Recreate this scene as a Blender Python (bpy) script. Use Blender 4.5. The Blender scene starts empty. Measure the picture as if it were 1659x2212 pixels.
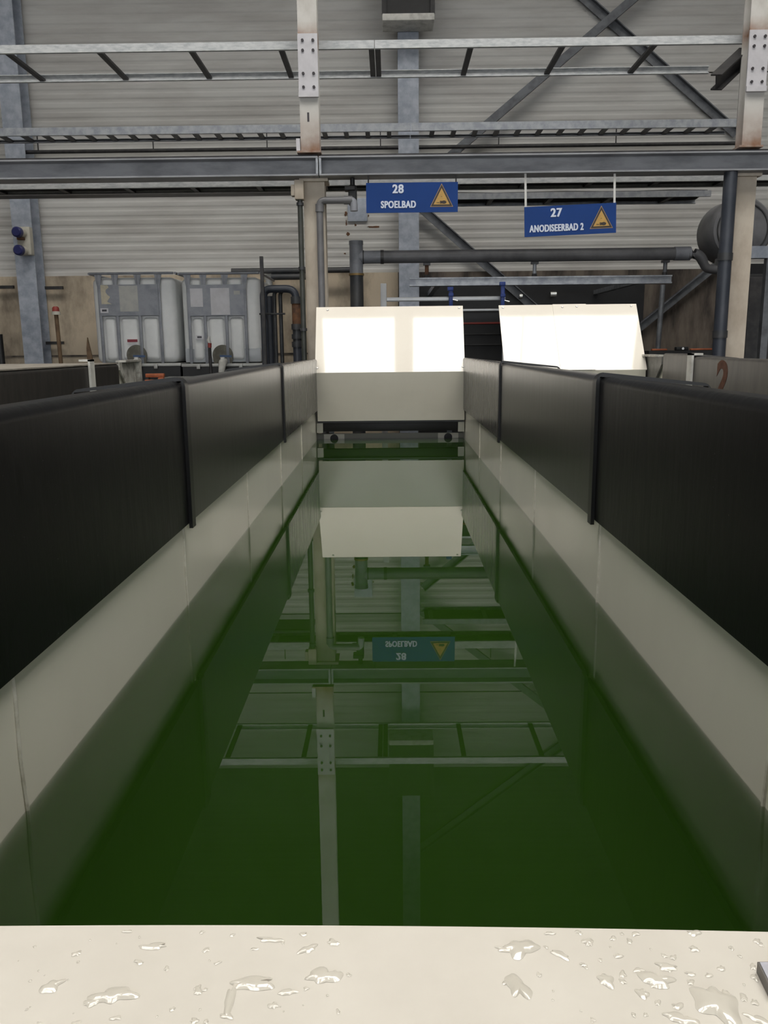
import bpy, bmesh, math, random
from mathutils import Vector, Matrix
random.seed(7)
C = bpy.context.scene.collection
PI = math.pi
# ------------------------------------------------------------------ camera model
FPX, CX, CY, CAMZ = 1790.0, 829.5, 1106.0, 1.75
def _cam():
    t = math.radians(0.6); u, v = 842 - CX, 750 - CY
    u0 = u*math.cos(t) - v*math.sin(t); v0 = u*math.sin(t) + v*math.cos(t)
    p = math.atan(-v0/FPX); s = math.atan(u0/FPX*math.cos(p))
    R = Vector((math.cos(s), math.sin(s), 0)); F = Vector((-math.sin(s)*math.cos(p), math.cos(s)*math.cos(p), -math.sin(p)))
    D = -R.cross(F)
    return R*math.cos(t) + D*math.sin(t), -R*math.sin(t) + D*math.cos(t), F
BR, BD, BF = _cam()
def P(x, y, Y):
    """point of the plane at distance Y that the photo shows at pixel x, y -> (X, Z)"""
    d = BR*((x-CX)/FPX) + BD*((y-CY)/FPX) + BF
    return d.x*Y/d.y, CAMZ + d.z*Y/d.y
def P3(x, y, Y):
    a, b = P(x, y, Y); return Vector((a, Y, b))
def RC(x0, y0, x1, y1, Y):
    xm, ym = (x0+x1)/2, (y0+y1)/2
    return P(x0, ym, Y)[0], P(x1, ym, Y)[0], P(xm, y1, Y)[1], P(xm, y0, Y)[1]
cd = bpy.data.cameras.new('camera'); co = bpy.data.objects.new('camera', cd); C.objects.link(co)
cd.sensor_fit = 'VERTICAL'; cd.sensor_height = 24.0; cd.lens = 24.0*FPX/2212; cd.clip_start = 0.02
m = Matrix.Identity(4)
for i in range(3):
    m[i][0] = BR[i]; m[i][1] = -BD[i]; m[i][2] = -BF[i]
m[2][3] = CAMZ
co.matrix_world = m
bpy.context.scene.camera = co
# ------------------------------------------------------------------ materials
def srgb(r, g, b):
    f = lambda c: c/12.92 if c <= .04045 else ((c+.055)/1.055)**2.4
    return (f(r/255), f(g/255), f(b/255), 1)
def mat(name, col, rough=.5, metal=0., col2=None, scale=6., stretch=(1, 1, 1), lo=.4, hi=.65, bump=0., bscale=None, rvar=0., detail=5, spec=.5, bands=None, bcol=None, specks=None):
    """principled material, col broken up by col2 through noise; bands = [(z, half width)] of stain bcol"""
    M = bpy.data.materials.new(name); M.use_nodes = True
    n, l = M.node_tree.nodes, M.node_tree.links
    b = n['Principled BSDF']; b.inputs['Base Color'].default_value = col; b.inputs['Roughness'].default_value = rough
    b.inputs['Metallic'].default_value = metal; b.inputs['Specular IOR Level'].default_value = spec
    tc = n.new('ShaderNodeTexCoord'); mp = n.new('ShaderNodeMapping'); mp.inputs['Scale'].default_value = stretch
    l.new(tc.outputs['Object'], mp.inputs['Vector'])
    out = None
    if col2 is not None:
        nz = n.new('ShaderNodeTexNoise'); nz.inputs['Scale'].default_value = scale; nz.inputs['Detail'].default_value = detail; nz.inputs['Roughness'].default_value = .6
        l.new(mp.outputs['Vector'], nz.inputs['Vector'])
        mr = n.new('ShaderNodeMapRange'); mr.inputs['From Min'].default_value = lo; mr.inputs['From Max'].default_value = hi
        l.new(nz.outputs['Fac'], mr.inputs['Value'])
        mx = n.new('ShaderNodeMix'); mx.data_type = 'RGBA'; mx.inputs['A'].default_value = col; mx.inputs['B'].default_value = col2
        l.new(mr.outputs['Result'], mx.inputs['Factor']); out = mx.outputs['Result']
        if rvar:
            m2 = n.new('ShaderNodeMapRange'); m2.inputs['To Min'].default_value = rough - rvar; m2.inputs['To Max'].default_value = rough + rvar
            m2.inputs['From Min'].default_value = .3; m2.inputs['From Max'].default_value = .7
            l.new(nz.outputs['Fac'], m2.inputs['Value']); l.new(m2.outputs['Result'], b.inputs['Roughness'])
    def over(fac, color):
        nonlocal out
        mx = n.new('ShaderNodeMix'); mx.data_type = 'RGBA'; mx.inputs['B'].default_value = color
        if out is None: mx.inputs['A'].default_value = col
        else: l.new(out, mx.inputs['A'])
        l.new(fac, mx.inputs['Factor']); out = mx.outputs['Result']
    if bands:
        sp = n.new('ShaderNodeSeparateXYZ'); l.new(tc.outputs['Object'], sp.inputs['Vector'])
        nb = n.new('ShaderNodeTexNoise'); nb.inputs['Scale'].default_value = 9; nb.inputs['Detail'].default_value = 4
        l.new(tc.outputs['Object'], nb.inputs['Vector'])
        for z, w in bands:
            d = n.new('ShaderNodeMath'); d.operation = 'SUBTRACT'; l.new(sp.outputs['Z'], d.inputs[0]); d.inputs[1].default_value = z
            a = n.new('ShaderNodeMath'); a.operation = 'ABSOLUTE'; l.new(d.outputs[0], a.inputs[0])
            r = n.new('ShaderNodeMapRange'); r.inputs['From Min'].default_value = 0; r.inputs['From Max'].default_value = w; r.inputs['To Min'].default_value = 1.5; r.inputs['To Max'].default_value = 0
            l.new(a.outputs[0], r.inputs['Value'])
            q = n.new('ShaderNodeMath'); q.operation = 'MULTIPLY'; q.use_clamp = True; l.new(r.outputs['Result'], q.inputs[0]); l.new(nb.outputs['Fac'], q.inputs[1])
            over(q.outputs[0], bcol)
    if specks:
        vo = n.new('ShaderNodeTexVoronoi'); vo.inputs['Scale'].default_value = specks[0]; l.new(tc.outputs['Object'], vo.inputs['Vector'])
        r = n.new('ShaderNodeMath'); r.operation = 'LESS_THAN'; r.inputs[1].default_value = specks[1]; l.new(vo.outputs['Distance'], r.inputs[0])
        over(r.outputs[0], specks[2])
    if out is not None: l.new(out, b.inputs['Base Color'])
    if bump:
        nz = n.new('ShaderNodeTexNoise'); nz.inputs['Scale'].default_value = bscale or scale; nz.inputs['Detail'].default_value = 4
        l.new(mp.outputs['Vector'], nz.inputs['Vector'])
        bp = n.new('ShaderNodeBump'); bp.inputs['Strength'].default_value = bump; bp.inputs['Distance'].default_value = .01
        l.new(nz.outputs['Fac'], bp.inputs['Height']); l.new(bp.outputs['Normal'], b.inputs['Normal'])
    return M
def g(v, a=1): return (v, v, v, 1)
M = {}
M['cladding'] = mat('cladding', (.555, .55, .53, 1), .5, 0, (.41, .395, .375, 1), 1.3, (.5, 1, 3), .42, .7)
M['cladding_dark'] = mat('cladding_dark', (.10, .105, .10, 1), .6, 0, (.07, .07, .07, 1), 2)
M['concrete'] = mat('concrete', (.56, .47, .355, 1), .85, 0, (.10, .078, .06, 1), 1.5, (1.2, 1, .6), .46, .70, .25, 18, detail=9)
M['concrete_shade_seam'] = mat('concrete_shade_seam', (.16, .132, .108, 1), .85, 0, (.035, .028, .024, 1), 2.2, (1.6, 1, .4), .42, .62, .25, 18)
M['floor'] = mat('floor', (.16, .155, .145, 1), .6, 0, (.09, .085, .08, 1), 1.5, bump=.1)
M['plaster'] = mat('plaster', (.20, .20, .19, 1), .8, 0, (.15, .15, .145, 1), .8)
M['roof'] = mat('roof', (.13, .13, .13, 1), .7, 0, (.10, .10, .10, 1), .8)
M['galv'] = mat('galv', (.40, .415, .44, 1), .42, .35, (.27, .29, .325, 1), 14, lo=.38, hi=.62, rvar=.06)
M['galv_blue'] = mat('galv_blue', (.45, .485, .55, 1), .42, .15, (.31, .345, .41, 1), 9, lo=.38, hi=.62, rvar=.06)
M['galv_pale'] = mat('galv_pale', (.56, .575, .585, 1), .5, .15, (.40, .42, .44, 1), 16, (1, 1, 3), .4, .65)
M['steel_dark'] = mat('steel_dark', (.022, .022, .024, 1), .5, .2, (.045, .042, .042, 1), 12)
M['steel_grey'] = mat('steel_grey', (.30, .308, .33, 1), .45, .1, (.20, .205, .225, 1), 5, (.6, 1, 2), rvar=.05)
M['brace'] = mat('brace', (.16, .17, .185, 1), .5, .3, (.10, .105, .115, 1), 9)
M['post_low'] = mat('post_low', (.58, .515, .43, 1), .6, 0, (.38, .315, .245, 1), 4, (1, 1, .6), .4, .7)
M['post_up'] = mat('post_up', (.56, .545, .52, 1), .5, 0, (.44, .42, .39, 1), 5, (1, 1, .6), .45, .7, bands=[(.0, .33), (.87, .11)], bcol=(.20, .085, .035, 1))
M['plate'] = mat('plate', (.58, .57, .60, 1), .45, .1, (.50, .49, .52, 1), 8)
M['bolt'] = mat('bolt', (.06, .055, .06, 1), .5, .6)
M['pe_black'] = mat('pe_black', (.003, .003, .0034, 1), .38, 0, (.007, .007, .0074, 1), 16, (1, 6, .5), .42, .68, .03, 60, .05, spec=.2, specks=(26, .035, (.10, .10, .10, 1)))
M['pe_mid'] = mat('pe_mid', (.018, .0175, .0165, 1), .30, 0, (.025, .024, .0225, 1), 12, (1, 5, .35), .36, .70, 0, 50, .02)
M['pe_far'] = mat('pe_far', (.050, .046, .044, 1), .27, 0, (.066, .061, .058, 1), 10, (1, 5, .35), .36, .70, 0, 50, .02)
M['pe_dusty'] = mat('pe_dusty', (.30, .275, .235, 1), .85, 0, (.19, .17, .15, 1), 9, lo=.4, hi=.65)
M['pe_side'] = mat('pe_side', (.017, .0155, .0145, 1), .5, 0, (.035, .03, .028, 1), 10, (1, 3, .5))
M['pe_grey'] = mat('pe_grey', (.085, .078, .07, 1), .4, 0, (.055, .05, .046, 1), 5, (1, 3, .5))
M['batten'] = mat('batten', (.004, .004, .0045, 1), .38)
M['tank'] = mat('tank', (.86, .83, .725, 1), .2, 0, (.82, .79, .69, 1), 3, (1, 1, .6), .4, .7, rvar=.04)
M['weld'] = mat('weld', (.80, .775, .69, 1), .3, 0, (.62, .59, .50, 1), 30, bump=.3)
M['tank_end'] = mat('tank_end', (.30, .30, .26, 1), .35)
M['board'] = mat('board', (.86, .81, .725, 1), .035, 0, (.83, .775, .69, 1), 2.2, spec=.55)
M['board_wet'] = mat('board_wet', (.66, .625, .562, 1), .10, 0, (.62, .585, .523, 1), 9, lo=.4, hi=.65)
M['board_grey'] = mat('board_grey', (.52, .50, .425, 1), .16, 0, (.49, .47, .40, 1), 3)
M['screw'] = mat('screw', (.38, .37, .36, 1), .35, .8)
M['pvc'] = mat('pvc', (.165, .165, .175, 1), .42, 0, (.115, .115, .122, 1), 5)
M['pvc_light'] = mat('pvc_light', (.29, .30, .335, 1), .42, 0, (.20, .21, .235, 1), 6)
M['pvc_dark'] = mat('pvc_dark', (.035, .037, .042, 1), .42, 0, (.06, .06, .06, 1), 7)
M['pvc_blue'] = mat('pvc_blue', (.03, .036, .05, 1), .4, 0, (.045, .05, .065, 1), 6)
M['pipe_green'] = mat('pipe_green', (.035, .04, .034, 1), .45, 0, (.06, .062, .055, 1), 6)
M['rust'] = mat('rust', (.16, .075, .035, 1), .8, .1, (.075, .04, .025, 1), 18)
M['brass'] = mat('brass', (.30, .20, .08, 1), .5, .4)
M['black'] = mat('black', (.008, .008, .009, 1), .5, 0, (.014, .014, .015, 1), 6)
M['sign_blue'] = mat('sign_blue', (.006, .040, .185, 1), .4, 0, (.008, .046, .21, 1), 3, spec=.2)
M['letter'] = mat('letter', (.62, .68, .80, 1), .5)
M['yellow'] = mat('yellow', (.52, .315, .08, 1), .5, 0, (.44, .26, .07, 1), 20)
M['sign_dark'] = mat('sign_dark', (.035, .025, .02, 1), .5)
M['sign_rim'] = mat('sign_rim', (.36, .24, .12, 1), .5)
M['strap'] = mat('strap', (.58, .58, .56, 1), .5)
M['cream'] = mat('cream', (.55, .53, .46, 1), .5, 0, (.45, .43, .37, 1), 10)
M['cap_blue'] = mat('cap_blue', (.018, .022, .11, 1), .4)
M['ibc'] = mat('ibc', (.80, .81, .805, 1), .35, 0, (.66, .675, .68, 1), 2.5, lo=.4, hi=.7)
M['ibc_liquid'] = mat('ibc_liquid', (.45, .475, .50, 1), .3, 0, (.41, .435, .46, 1), 3)
M['ibc_cage'] = mat('ibc_cage', (.29, .30, .33, 1), .45, .2, (.22, .232, .26, 1), 12)
M['ibc_rail'] = mat('ibc_rail', (.45, .45, .43, 1), .45, .3)
M['paper'] = mat('paper', (.66, .655, .69, 1), .7, 0, (.58, .575, .60, 1), 9)
M['paper_old'] = mat('paper_old', (.58, .53, .41, 1), .8, 0, (.48, .44, .34, 1), 18)
M['paper_grey'] = mat('paper_grey', (.50, .50, .47, 1), .8, 0, (.43, .43, .42, 1), 14)
M['ink'] = mat('ink', (.06, .06, .07, 1), .6)
M['red'] = mat('red', (.30, .045, .035, 1), .5)
M['maroon'] = mat('maroon', (.22, .03, .045, 1), .6)
M['orange'] = mat('orange', (.42, .12, .045, 1), .6, 0, (.28, .075, .03, 1), 12)
M['murk'] = mat('murk', (.10, .095, .075, 1), .8, 0, (.17, .165, .14, 1), 9)
M['blue'] = mat('blue', (.015, .045, .24, 1), .4)
M['valve_blue'] = mat('valve_blue', (.03, .075, .18, 1), .45)
M['alu'] = mat('alu', (.52, .53, .54, 1), .35, .45, (.44, .45, .46, 1), 6)
M['chrome'] = mat('chrome', (.75, .75, .73, 1), .18, .9)
M['white'] = mat('white', (.68, .67, .63, 1), .5, 0, (.42, .41, .38, 1), 9, lo=.45, hi=.7)
M['bracket'] = mat('bracket', (.52, .51, .47, 1), .5, 0, (.24, .225, .20, 1), 11, lo=.42, hi=.6)
M['bracket_grey'] = mat('bracket_grey', (.20, .195, .18, 1), .5, 0, (.11, .105, .10, 1), 11)
M['paint_brown'] = mat('paint_brown', (.10, .035, .018, 1), .7, 0, (.15, .06, .035, 1), 25)
M['timber'] = mat('timber', (.20, .13, .075, 1), .8, 0, (.12, .075, .045, 1), 9)
M['grey_plank'] = mat('grey_plank', (.17, .17, .165, 1), .7)
M['tag'] = mat('tag', (.50, .50, .56, 1), .4, 0, (.38, .38, .43, 1), 60)
M['tag_edge'] = mat('tag_edge', (.13, .12, .11, 1), .5)
def emit(name, col, s):
    A = bpy.data.materials.new(name); A.use_nodes = True; n = A.node_tree.nodes; n.clear()
    e = n.new('ShaderNodeEmission'); e.inputs['Color'].default_value = col; e.inputs['Strength'].default_value = s
    o = n.new('ShaderNodeOutputMaterial'); A.node_tree.links.new(e.outputs[0], o.inputs['Surface']); return A
M['sky'] = emit('rooflight_glow', (1., .965, .90, 1), 9.8)
M['overhead_fill'] = emit('overhead_fill_glow', (1., .965, .90, 1), 6.5)
M['front_fill'] = emit('front_fill_glow', (.94, .97, 1., 1), 3.6)
def water_mat(name, vol):
    A = bpy.data.materials.new(name); A.use_nodes = True; n = A.node_tree.nodes; l = A.node_tree.links; n.clear()
    o = n.new('ShaderNodeOutputMaterial'); t = n.new('ShaderNodeBsdfTransparent'); gl = n.new('ShaderNodeBsdfGlossy')
    gl.inputs['Roughness'].default_value = 0.0; gl.inputs['Color'].default_value = (1, 1, 1, 1)
    t.inputs['Color'].default_value = (.78, .78, .78, 1) if vol else (1, 1, 1, 1)   # radiance falls by n squared on leaving the water
    fr = n.new('ShaderNodeFresnel'); fr.inputs['IOR'].default_value = 1.58
    mx = n.new('ShaderNodeMixShader'); l.new(fr.outputs[0], mx.inputs[0]); l.new(t.outputs[0], mx.inputs[1]); l.new(gl.outputs[0], mx.inputs[2])
    l.new(mx.outputs[0], o.inputs['Surface'])
    if vol:
        ab = n.new('ShaderNodeVolumeAbsorption'); ab.inputs['Color'].default_value = vol[0]; ab.inputs['Density'].default_value = vol[1]
        sc = n.new('ShaderNodeVolumeScatter'); sc.inputs['Color'].default_value = vol[2]; sc.inputs['Density'].default_value = vol[3]
        ad = n.new('ShaderNodeAddShader'); l.new(ab.outputs[0], ad.inputs[0]); l.new(sc.outputs[0], ad.inputs[1]); l.new(ad.outputs[0], o.inputs['Volume'])
    return A
M['bath'] = water_mat('bath', ((.05, .20, .0, 1), 25.0, (.40, 1., .13, 1), 7.4))
M['drop'] = mat('drop', (.61, .575, .505, 1), .02, 0, (.575, .54, .472, 1), 40); M['drop'].node_tree.nodes['Principled BSDF'].inputs['IOR'].default_value = 1.75
# ------------------------------------------------------------------ mesh builder
def wpos(o):
    v = Vector((0, 0, 0))
    while o is not None:
        v += o.location; o = o.parent
    return v
class MB:
    def __init__(s): s.v = []; s.f = []; s.sm = []
    def add(s, vs, fs, smooth=False):
        k = len(s.v); s.v += [tuple(a) for a in vs]; s.f += [[i+k for i in q] for q in fs]; s.sm += [smooth]*len(fs); return s
    def hexa(s, p):     # p: 4 bottom, 4 top, same order round
        return s.add(p, [(0, 3, 2, 1), (4, 5, 6, 7), (0, 1, 5, 4), (1, 2, 6, 5), (2, 3, 7, 6), (3, 0, 4, 7)])
    def box(s, x0, x1, y0, y1, z0, z1):
        return s.hexa([(x0, y0, z0), (x1, y0, z0), (x1, y1, z0), (x0, y1, z0), (x0, y0, z1), (x1, y0, z1), (x1, y1, z1), (x0, y1, z1)])
    def rbox(s, x0, x1, y0, y1, z0, z1, r=.01, n=2):
        bm = bmesh.new(); bmesh.ops.create_cube(bm, size=1)
        for v in bm.verts: v.co = Vector(((x0+x1)/2 + v.co.x*(x1-x0), (y0+y1)/2 + v.co.y*(y1-y0), (z0+z1)/2 + v.co.z*(z1-z0)))
        bmesh.ops.bevel(bm, geom=bm.edges[:], offset=r, segments=n, affect='EDGES', profile=.5)
        bm.verts.index_update(); s.add([v.co for v in bm.verts], [[v.index for v in f.verts] for f in bm.faces], True); bm.free(); return s
    def prism(s, poly, ax, a0, a1, smooth=False):
        n = len(poly); mk = {'X': lambda u, w, a: (a, u, w), 'Y': lambda u, w, a: (u, a, w), 'Z': lambda u, w, a: (u, w, a)}[ax]
        vs = [mk(u, w, a0) for u, w in poly] + [mk(u, w, a1) for u, w in poly]
        s.add(vs, [[i, (i+1) % n, n+(i+1) % n, n+i] for i in range(n)], smooth)
        return s.add(vs, [list(range(n)), list(range(2*n-1, n-1, -1))])
    def bar(s, a, b, w, d, up=(0, -1, 0)):   # rectangular bar from a to b, d thick along up
        a, b = Vector(a), Vector(b); t = (b-a).normalized(); u = Vector(up); u = (u - t*u.dot(t)).normalized(); q = t.cross(u)
        c = [(-w/2, -d/2), (w/2, -d/2), (w/2, d/2), (-w/2, d/2)]
        return s.hexa([a + q*x + u*y for x, y in c] + [b + q*x + u*y for x, y in c])
    def tube(s, pts, r, n=14, cap=True):
        pts = [Vector(p) for p in pts]; rs = r if isinstance(r, (list, tuple)) else [r]*len(pts)
        t0 = (pts[1]-pts[0]).normalized(); u = t0.orthogonal().normalized(); rings = []
        for i, p in enumerate(pts):
            if i == 0: t = t0
            elif i == len(pts)-1: t = (pts[i]-pts[i-1]).normalized()
            else: t = ((pts[i+1]-pts[i]).normalized() + (pts[i]-pts[i-1]).normalized()).normalized()
            u = (u - t*u.dot(t)).normalized(); w = t.cross(u)
            rings.append([p + (u*math.cos(2*PI*k/n) + w*math.sin(2*PI*k/n))*rs[i] for k in range(n)])
        vs = [v for q in rings for v in q]
        s.add(vs, [[i*n+k, i*n+(k+1) % n, (i+1)*n+(k+1) % n, (i+1)*n+k] for i in range(len(pts)-1) for k in range(n)], True)
        if cap: s.add(rings[0], [list(range(n-1, -1, -1))]); s.add(rings[-1], [list(range(n))])
        return s
    def cyl(s, a, b, r, n=20, r2=None): return s.tube([a, b], [r, r if r2 is None else r2], n)
    def ball(s, c, rx, ry, rz, n=16, h=10):
        vs = []; fs = []
        for i in range(h+1):
            a = PI*i/h
            for k in range(n): vs.append((c[0]+rx*math.sin(a)*math.cos(2*PI*k/n), c[1]+ry*math.sin(a)*math.sin(2*PI*k/n), c[2]+rz*math.cos(a)))
        for i in range(h):
            for k in range(n): fs.append([i*n+k, (i+1)*n+k, (i+1)*n+(k+1) % n, i*n+(k+1) % n])
        return s.add(vs, fs, True)
    def build(s, name, mt, parent=None, origin=None, local=False):
        if parent is not None: off = Vector((0, 0, 0)) if local else wpos(parent)
        elif origin is not None: off = Vector(origin)
        else:
            lo = [min(v[i] for v in s.v) for i in range(3)]; hi = [max(v[i] for v in s.v) for i in range(3)]
            off = Vector(((lo[0]+hi[0])/2, (lo[1]+hi[1])/2, lo[2]))
        me = bpy.data.meshes.new(name); me.from_pydata([Vector(v)-off for v in s.v], [], s.f)
        me.polygons.foreach_set('use_smooth', s.sm)
        bm = bmesh.new(); bm.from_mesh(me); bmesh.ops.remove_doubles(bm, verts=bm.verts, dist=1e-6)
        bmesh.ops.recalc_face_normals(bm, faces=bm.faces); bm.to_mesh(me); bm.free()
        if any(s.sm): me.set_sharp_from_angle(angle=math.radians(40))
        me.materials.append(M[mt] if isinstance(mt, str) else mt)
        o = bpy.data.objects.new(name, me); C.objects.link(o)
        if parent is not None: o.parent = parent
        else: o.location = off
        return o
def tag(o, label, cat, group=None, kind=None):
    o['label'] = label; o['category'] = cat
    if group: o['group'] = group
    if kind: o['kind'] = kind
    return o
def thing(name, loc, label, cat, group=None):
    o = bpy.data.objects.new(name, None); C.objects.link(o); o.location = loc; o.empty_display_size = .1
    return tag(o, label, cat, group)
def struct(o): o['kind'] = 'structure'; return o
def ibeam(h, b, tw, tf, flip=False):
    """I profile polygon, centred; flip: flanges stand upright (H seen with flange forward)"""
    p = [(-b/2, -h/2), (b/2, -h/2), (b/2, -h/2+tf), (tw/2, -h/2+tf), (tw/2, h/2-tf), (b/2, h/2-tf), (b/2, h/2), (-b/2, h/2), (-b/2, h/2-tf), (-tw/2, h/2-tf), (-tw/2, -h/2+tf), (-b/2, -h/2+tf)]
    return p
def arc(c, r, a0, a1, n=8, plane='XZ'):
    out = []
    for i in range(n+1):
        a = a0 + (a1-a0)*i/n
        d = (r*math.cos(a), 0, r*math.sin(a)) if plane == 'XZ' else (0, r*math.cos(a), r*math.sin(a))
        out.append(Vector(c) + Vector(d))
    return out
def text_mb(txt, size, sx=1., depth=.002, bold=.0, spc=.0):
    cu = bpy.data.curves.new('t', 'FONT'); cu.body = txt; cu.size = size; cu.extrude = depth; cu.offset = bold; cu.align_x = 'CENTER'; cu.space_character = 1.0 + spc
    o = bpy.data.objects.new('t', cu); C.objects.link(o)
    bpy.context.view_layer.update(); dg = bpy.context.evaluated_depsgraph_get()
    me = bpy.data.meshes.new_from_object(o.evaluated_get(dg))
    b = MB(); b.add([(v.co.x*sx, v.co.z, v.co.y) for v in me.vertices], [list(p.vertices) for p in me.polygons])
    bpy.data.objects.remove(o); bpy.data.meshes.remove(me); bpy.data.curves.remove(cu)
    return b
# ================================================================== SETTING
YW = 10.75; CEIL = 12.5
struct(MB().box(-9.2, 9.2, -6.2, YW+.3, -.2, 0).build('floor', 'floor'))
struct(MB().box(-9.2, 9.2, -6.2, YW+.3, CEIL, CEIL+.2).build('ceiling', 'roof'))
struct(MB().box(-9.2, -9, -6.2, YW+.3, 0, CEIL).build('wall_left', 'plaster'))
struct(MB().box(9, 9.2, -6.2, YW+.3, 0, CEIL).build('wall_right', 'plaster'))
struct(MB().box(-9, 9, -6.2, -6, 0, CEIL).build('wall_front', 'plaster'))
zc = P(400, 594, YW)[1]                      # top of the concrete base wall
def corrugate(z0, z1, per=.1035, d=.006, lap=None):
    pr = []; z = z0; k = 0
    while z < z1:
        pr += [(YW, z), (YW, z+.042), (YW+d, z+.062), (YW+d, z+.084)]
        if lap and k % lap == lap-1: pr += [(YW+.05, z+.089), (YW+.05, z+.096), (YW-.004, z+.0965)]
        z += per; k += 1
    pr = [(y, min(q, z1)) for y, q in pr]
    return pr + [(YW+.12, z1), (YW+.12, z0)]
zt = 1 + 6.75*.75
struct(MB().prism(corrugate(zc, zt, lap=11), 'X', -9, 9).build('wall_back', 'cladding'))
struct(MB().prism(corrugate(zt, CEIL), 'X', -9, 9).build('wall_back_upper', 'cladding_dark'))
xs = P(860, 640, YW)[0]
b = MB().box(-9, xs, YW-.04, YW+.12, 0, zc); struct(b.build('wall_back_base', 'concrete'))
b = MB().box(xs, 9, YW-.04, YW+.12, 0, zc); struct(b.build('wall_back_base_right', 'concrete_shade_seam'))  # right end of the base wall: shadow put into a darker concrete colour
zg = P(150, 767, YW)[1]
struct(MB().box(-9, xs, YW-.055, YW-.0402, zg-.02, zg+.0).build('trim_1', 'concrete_shade_seam'))
struct(MB().prism([(6.0+u, 10.95+w) for u, w in ibeam(3.09, .35, .02, .03)], 'X', -8.99, 8.99).build('shade_girder', 'roof'))  # unseen girder added to keep the rooflights off the upper back wall
# ceiling panels: far row rooflights mirrored in the boards, near row added fill light
k = 0
for y0, y1, spans, mt in ((1.3, 4.95, ((-6.4, -4.8), (-4.45, -3.2), (-2.85, -1.75), (-1.40, .12), (.50, 2.8), (2.82, 5.2), (5.5, 7.)), 'sky'), (-1.8, .6, ((-7., -5.2), (-4.9, -3.1), (-2.9, -1.1), (1.1, 2.9), (3.1, 4.9), (5.2, 7.)), 'overhead_fill')):
    for xa, xb_ in spans:
        k += 1
        struct(MB().box(xa, xb_-.02, y0, y1, CEIL-.05, CEIL-.002).build('light_panel_%d' % k, mt))
for i in range(6):
    k += 1; xa = -7.5 + 2.55*i
    struct(MB().box(xa, xa+2.3, -5.998, -5.95, 1.9, 4.6).build('light_panel_%d' % k, 'front_fill'))  # unseen glowing panels added behind the camera to brighten surfaces facing it
# ================================================================== TANKS
ZW = 1.0; XI = .612; YE = 7.0; Y0 = .40; PITCH = 1.49
def make_tank():
    t = thing('process_tank', (0, 3.7, 0), 'cream plastic process tank filled with green liquid, middle of the row', 'tank')
    for s in (-1, 1):
        w = MB().box(*sorted((s*XI, s*(XI+.03))), Y0-.6, YE+.03, .02, 1.60).build('side_wall', 'tank', t)
        for y in (1.25, 2.37, 3.47, 4.57, 5.67):
            wb = MB(); pts = [(s*(XI-.001), y + .004*math.sin(q*2.1), .3 + q*.1) for q in range(10)] + [(s*(XI-.001), y, 1.245)]
            wb.tube(pts, .0042, 6).build('weld_seam', 'weld', w)
    MB().box(-XI, XI, Y0-.6, YE, .02, .05).build('floor_panel', 'tank', t)
    MB().box(-XI, XI, Y0-.03, Y0, .05, 1.345).build('near_end_wall', 'tank', t)
    # far end: plate with two overflow holes
    y = 6.95; zt_ = P(842, 936, y)[1]
    e = MB().box(-XI, XI, y, y+.03, .05, zt_).build('far_end_wall', 'tank_end', t)
    for x_, y_ in ((722, 947), (968, 944)):
        c = P3(x_, y_, y)
        MB().cyl((c.x, y-.0015, c.z), (c.x, y+.002, c.z), .034, 24).build('overflow_hole', 'black', e)
        q = MB(); R_ = RC(x_-22, y_-9, x_+22, y_+9, y-.0005); q.box(R_[0], R_[1], y-.001, y+.001, R_[2]-.01, R_[3]).build('hole_plate', 'tank', e)
    return t
tank = make_tank()
def dup(o, parent=None, dx=0.):
    c = o.copy(); C.objects.link(c)
    if parent is not None: c.parent = parent
    else: c.location = o.location + Vector((dx, 0, 0))
    for ch in list(o.children): dup(ch, c)
    return c
water = MB().box(-XI-.004, XI+.004, Y0-.004, 6.954, .046, ZW).build('bath_liquid', 'bath')
tag(water, 'still green rinse liquid filling the long middle tank', 'liquid', kind='stuff')
for s, lab, wl in ((-1, 'tank left of the middle one, behind its long black rim cover', 'green liquid in the tank left of the middle one'), (1, 'tank right of the middle one, in front of the three-sheet white board', 'green liquid in the tank right of the middle one')):
    t2 = dup(tank, None, s*PITCH); t2['label'] = 'cream plastic process ' + lab
    w2 = dup(water, None, s*PITCH); w2['label'] = wl
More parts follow.
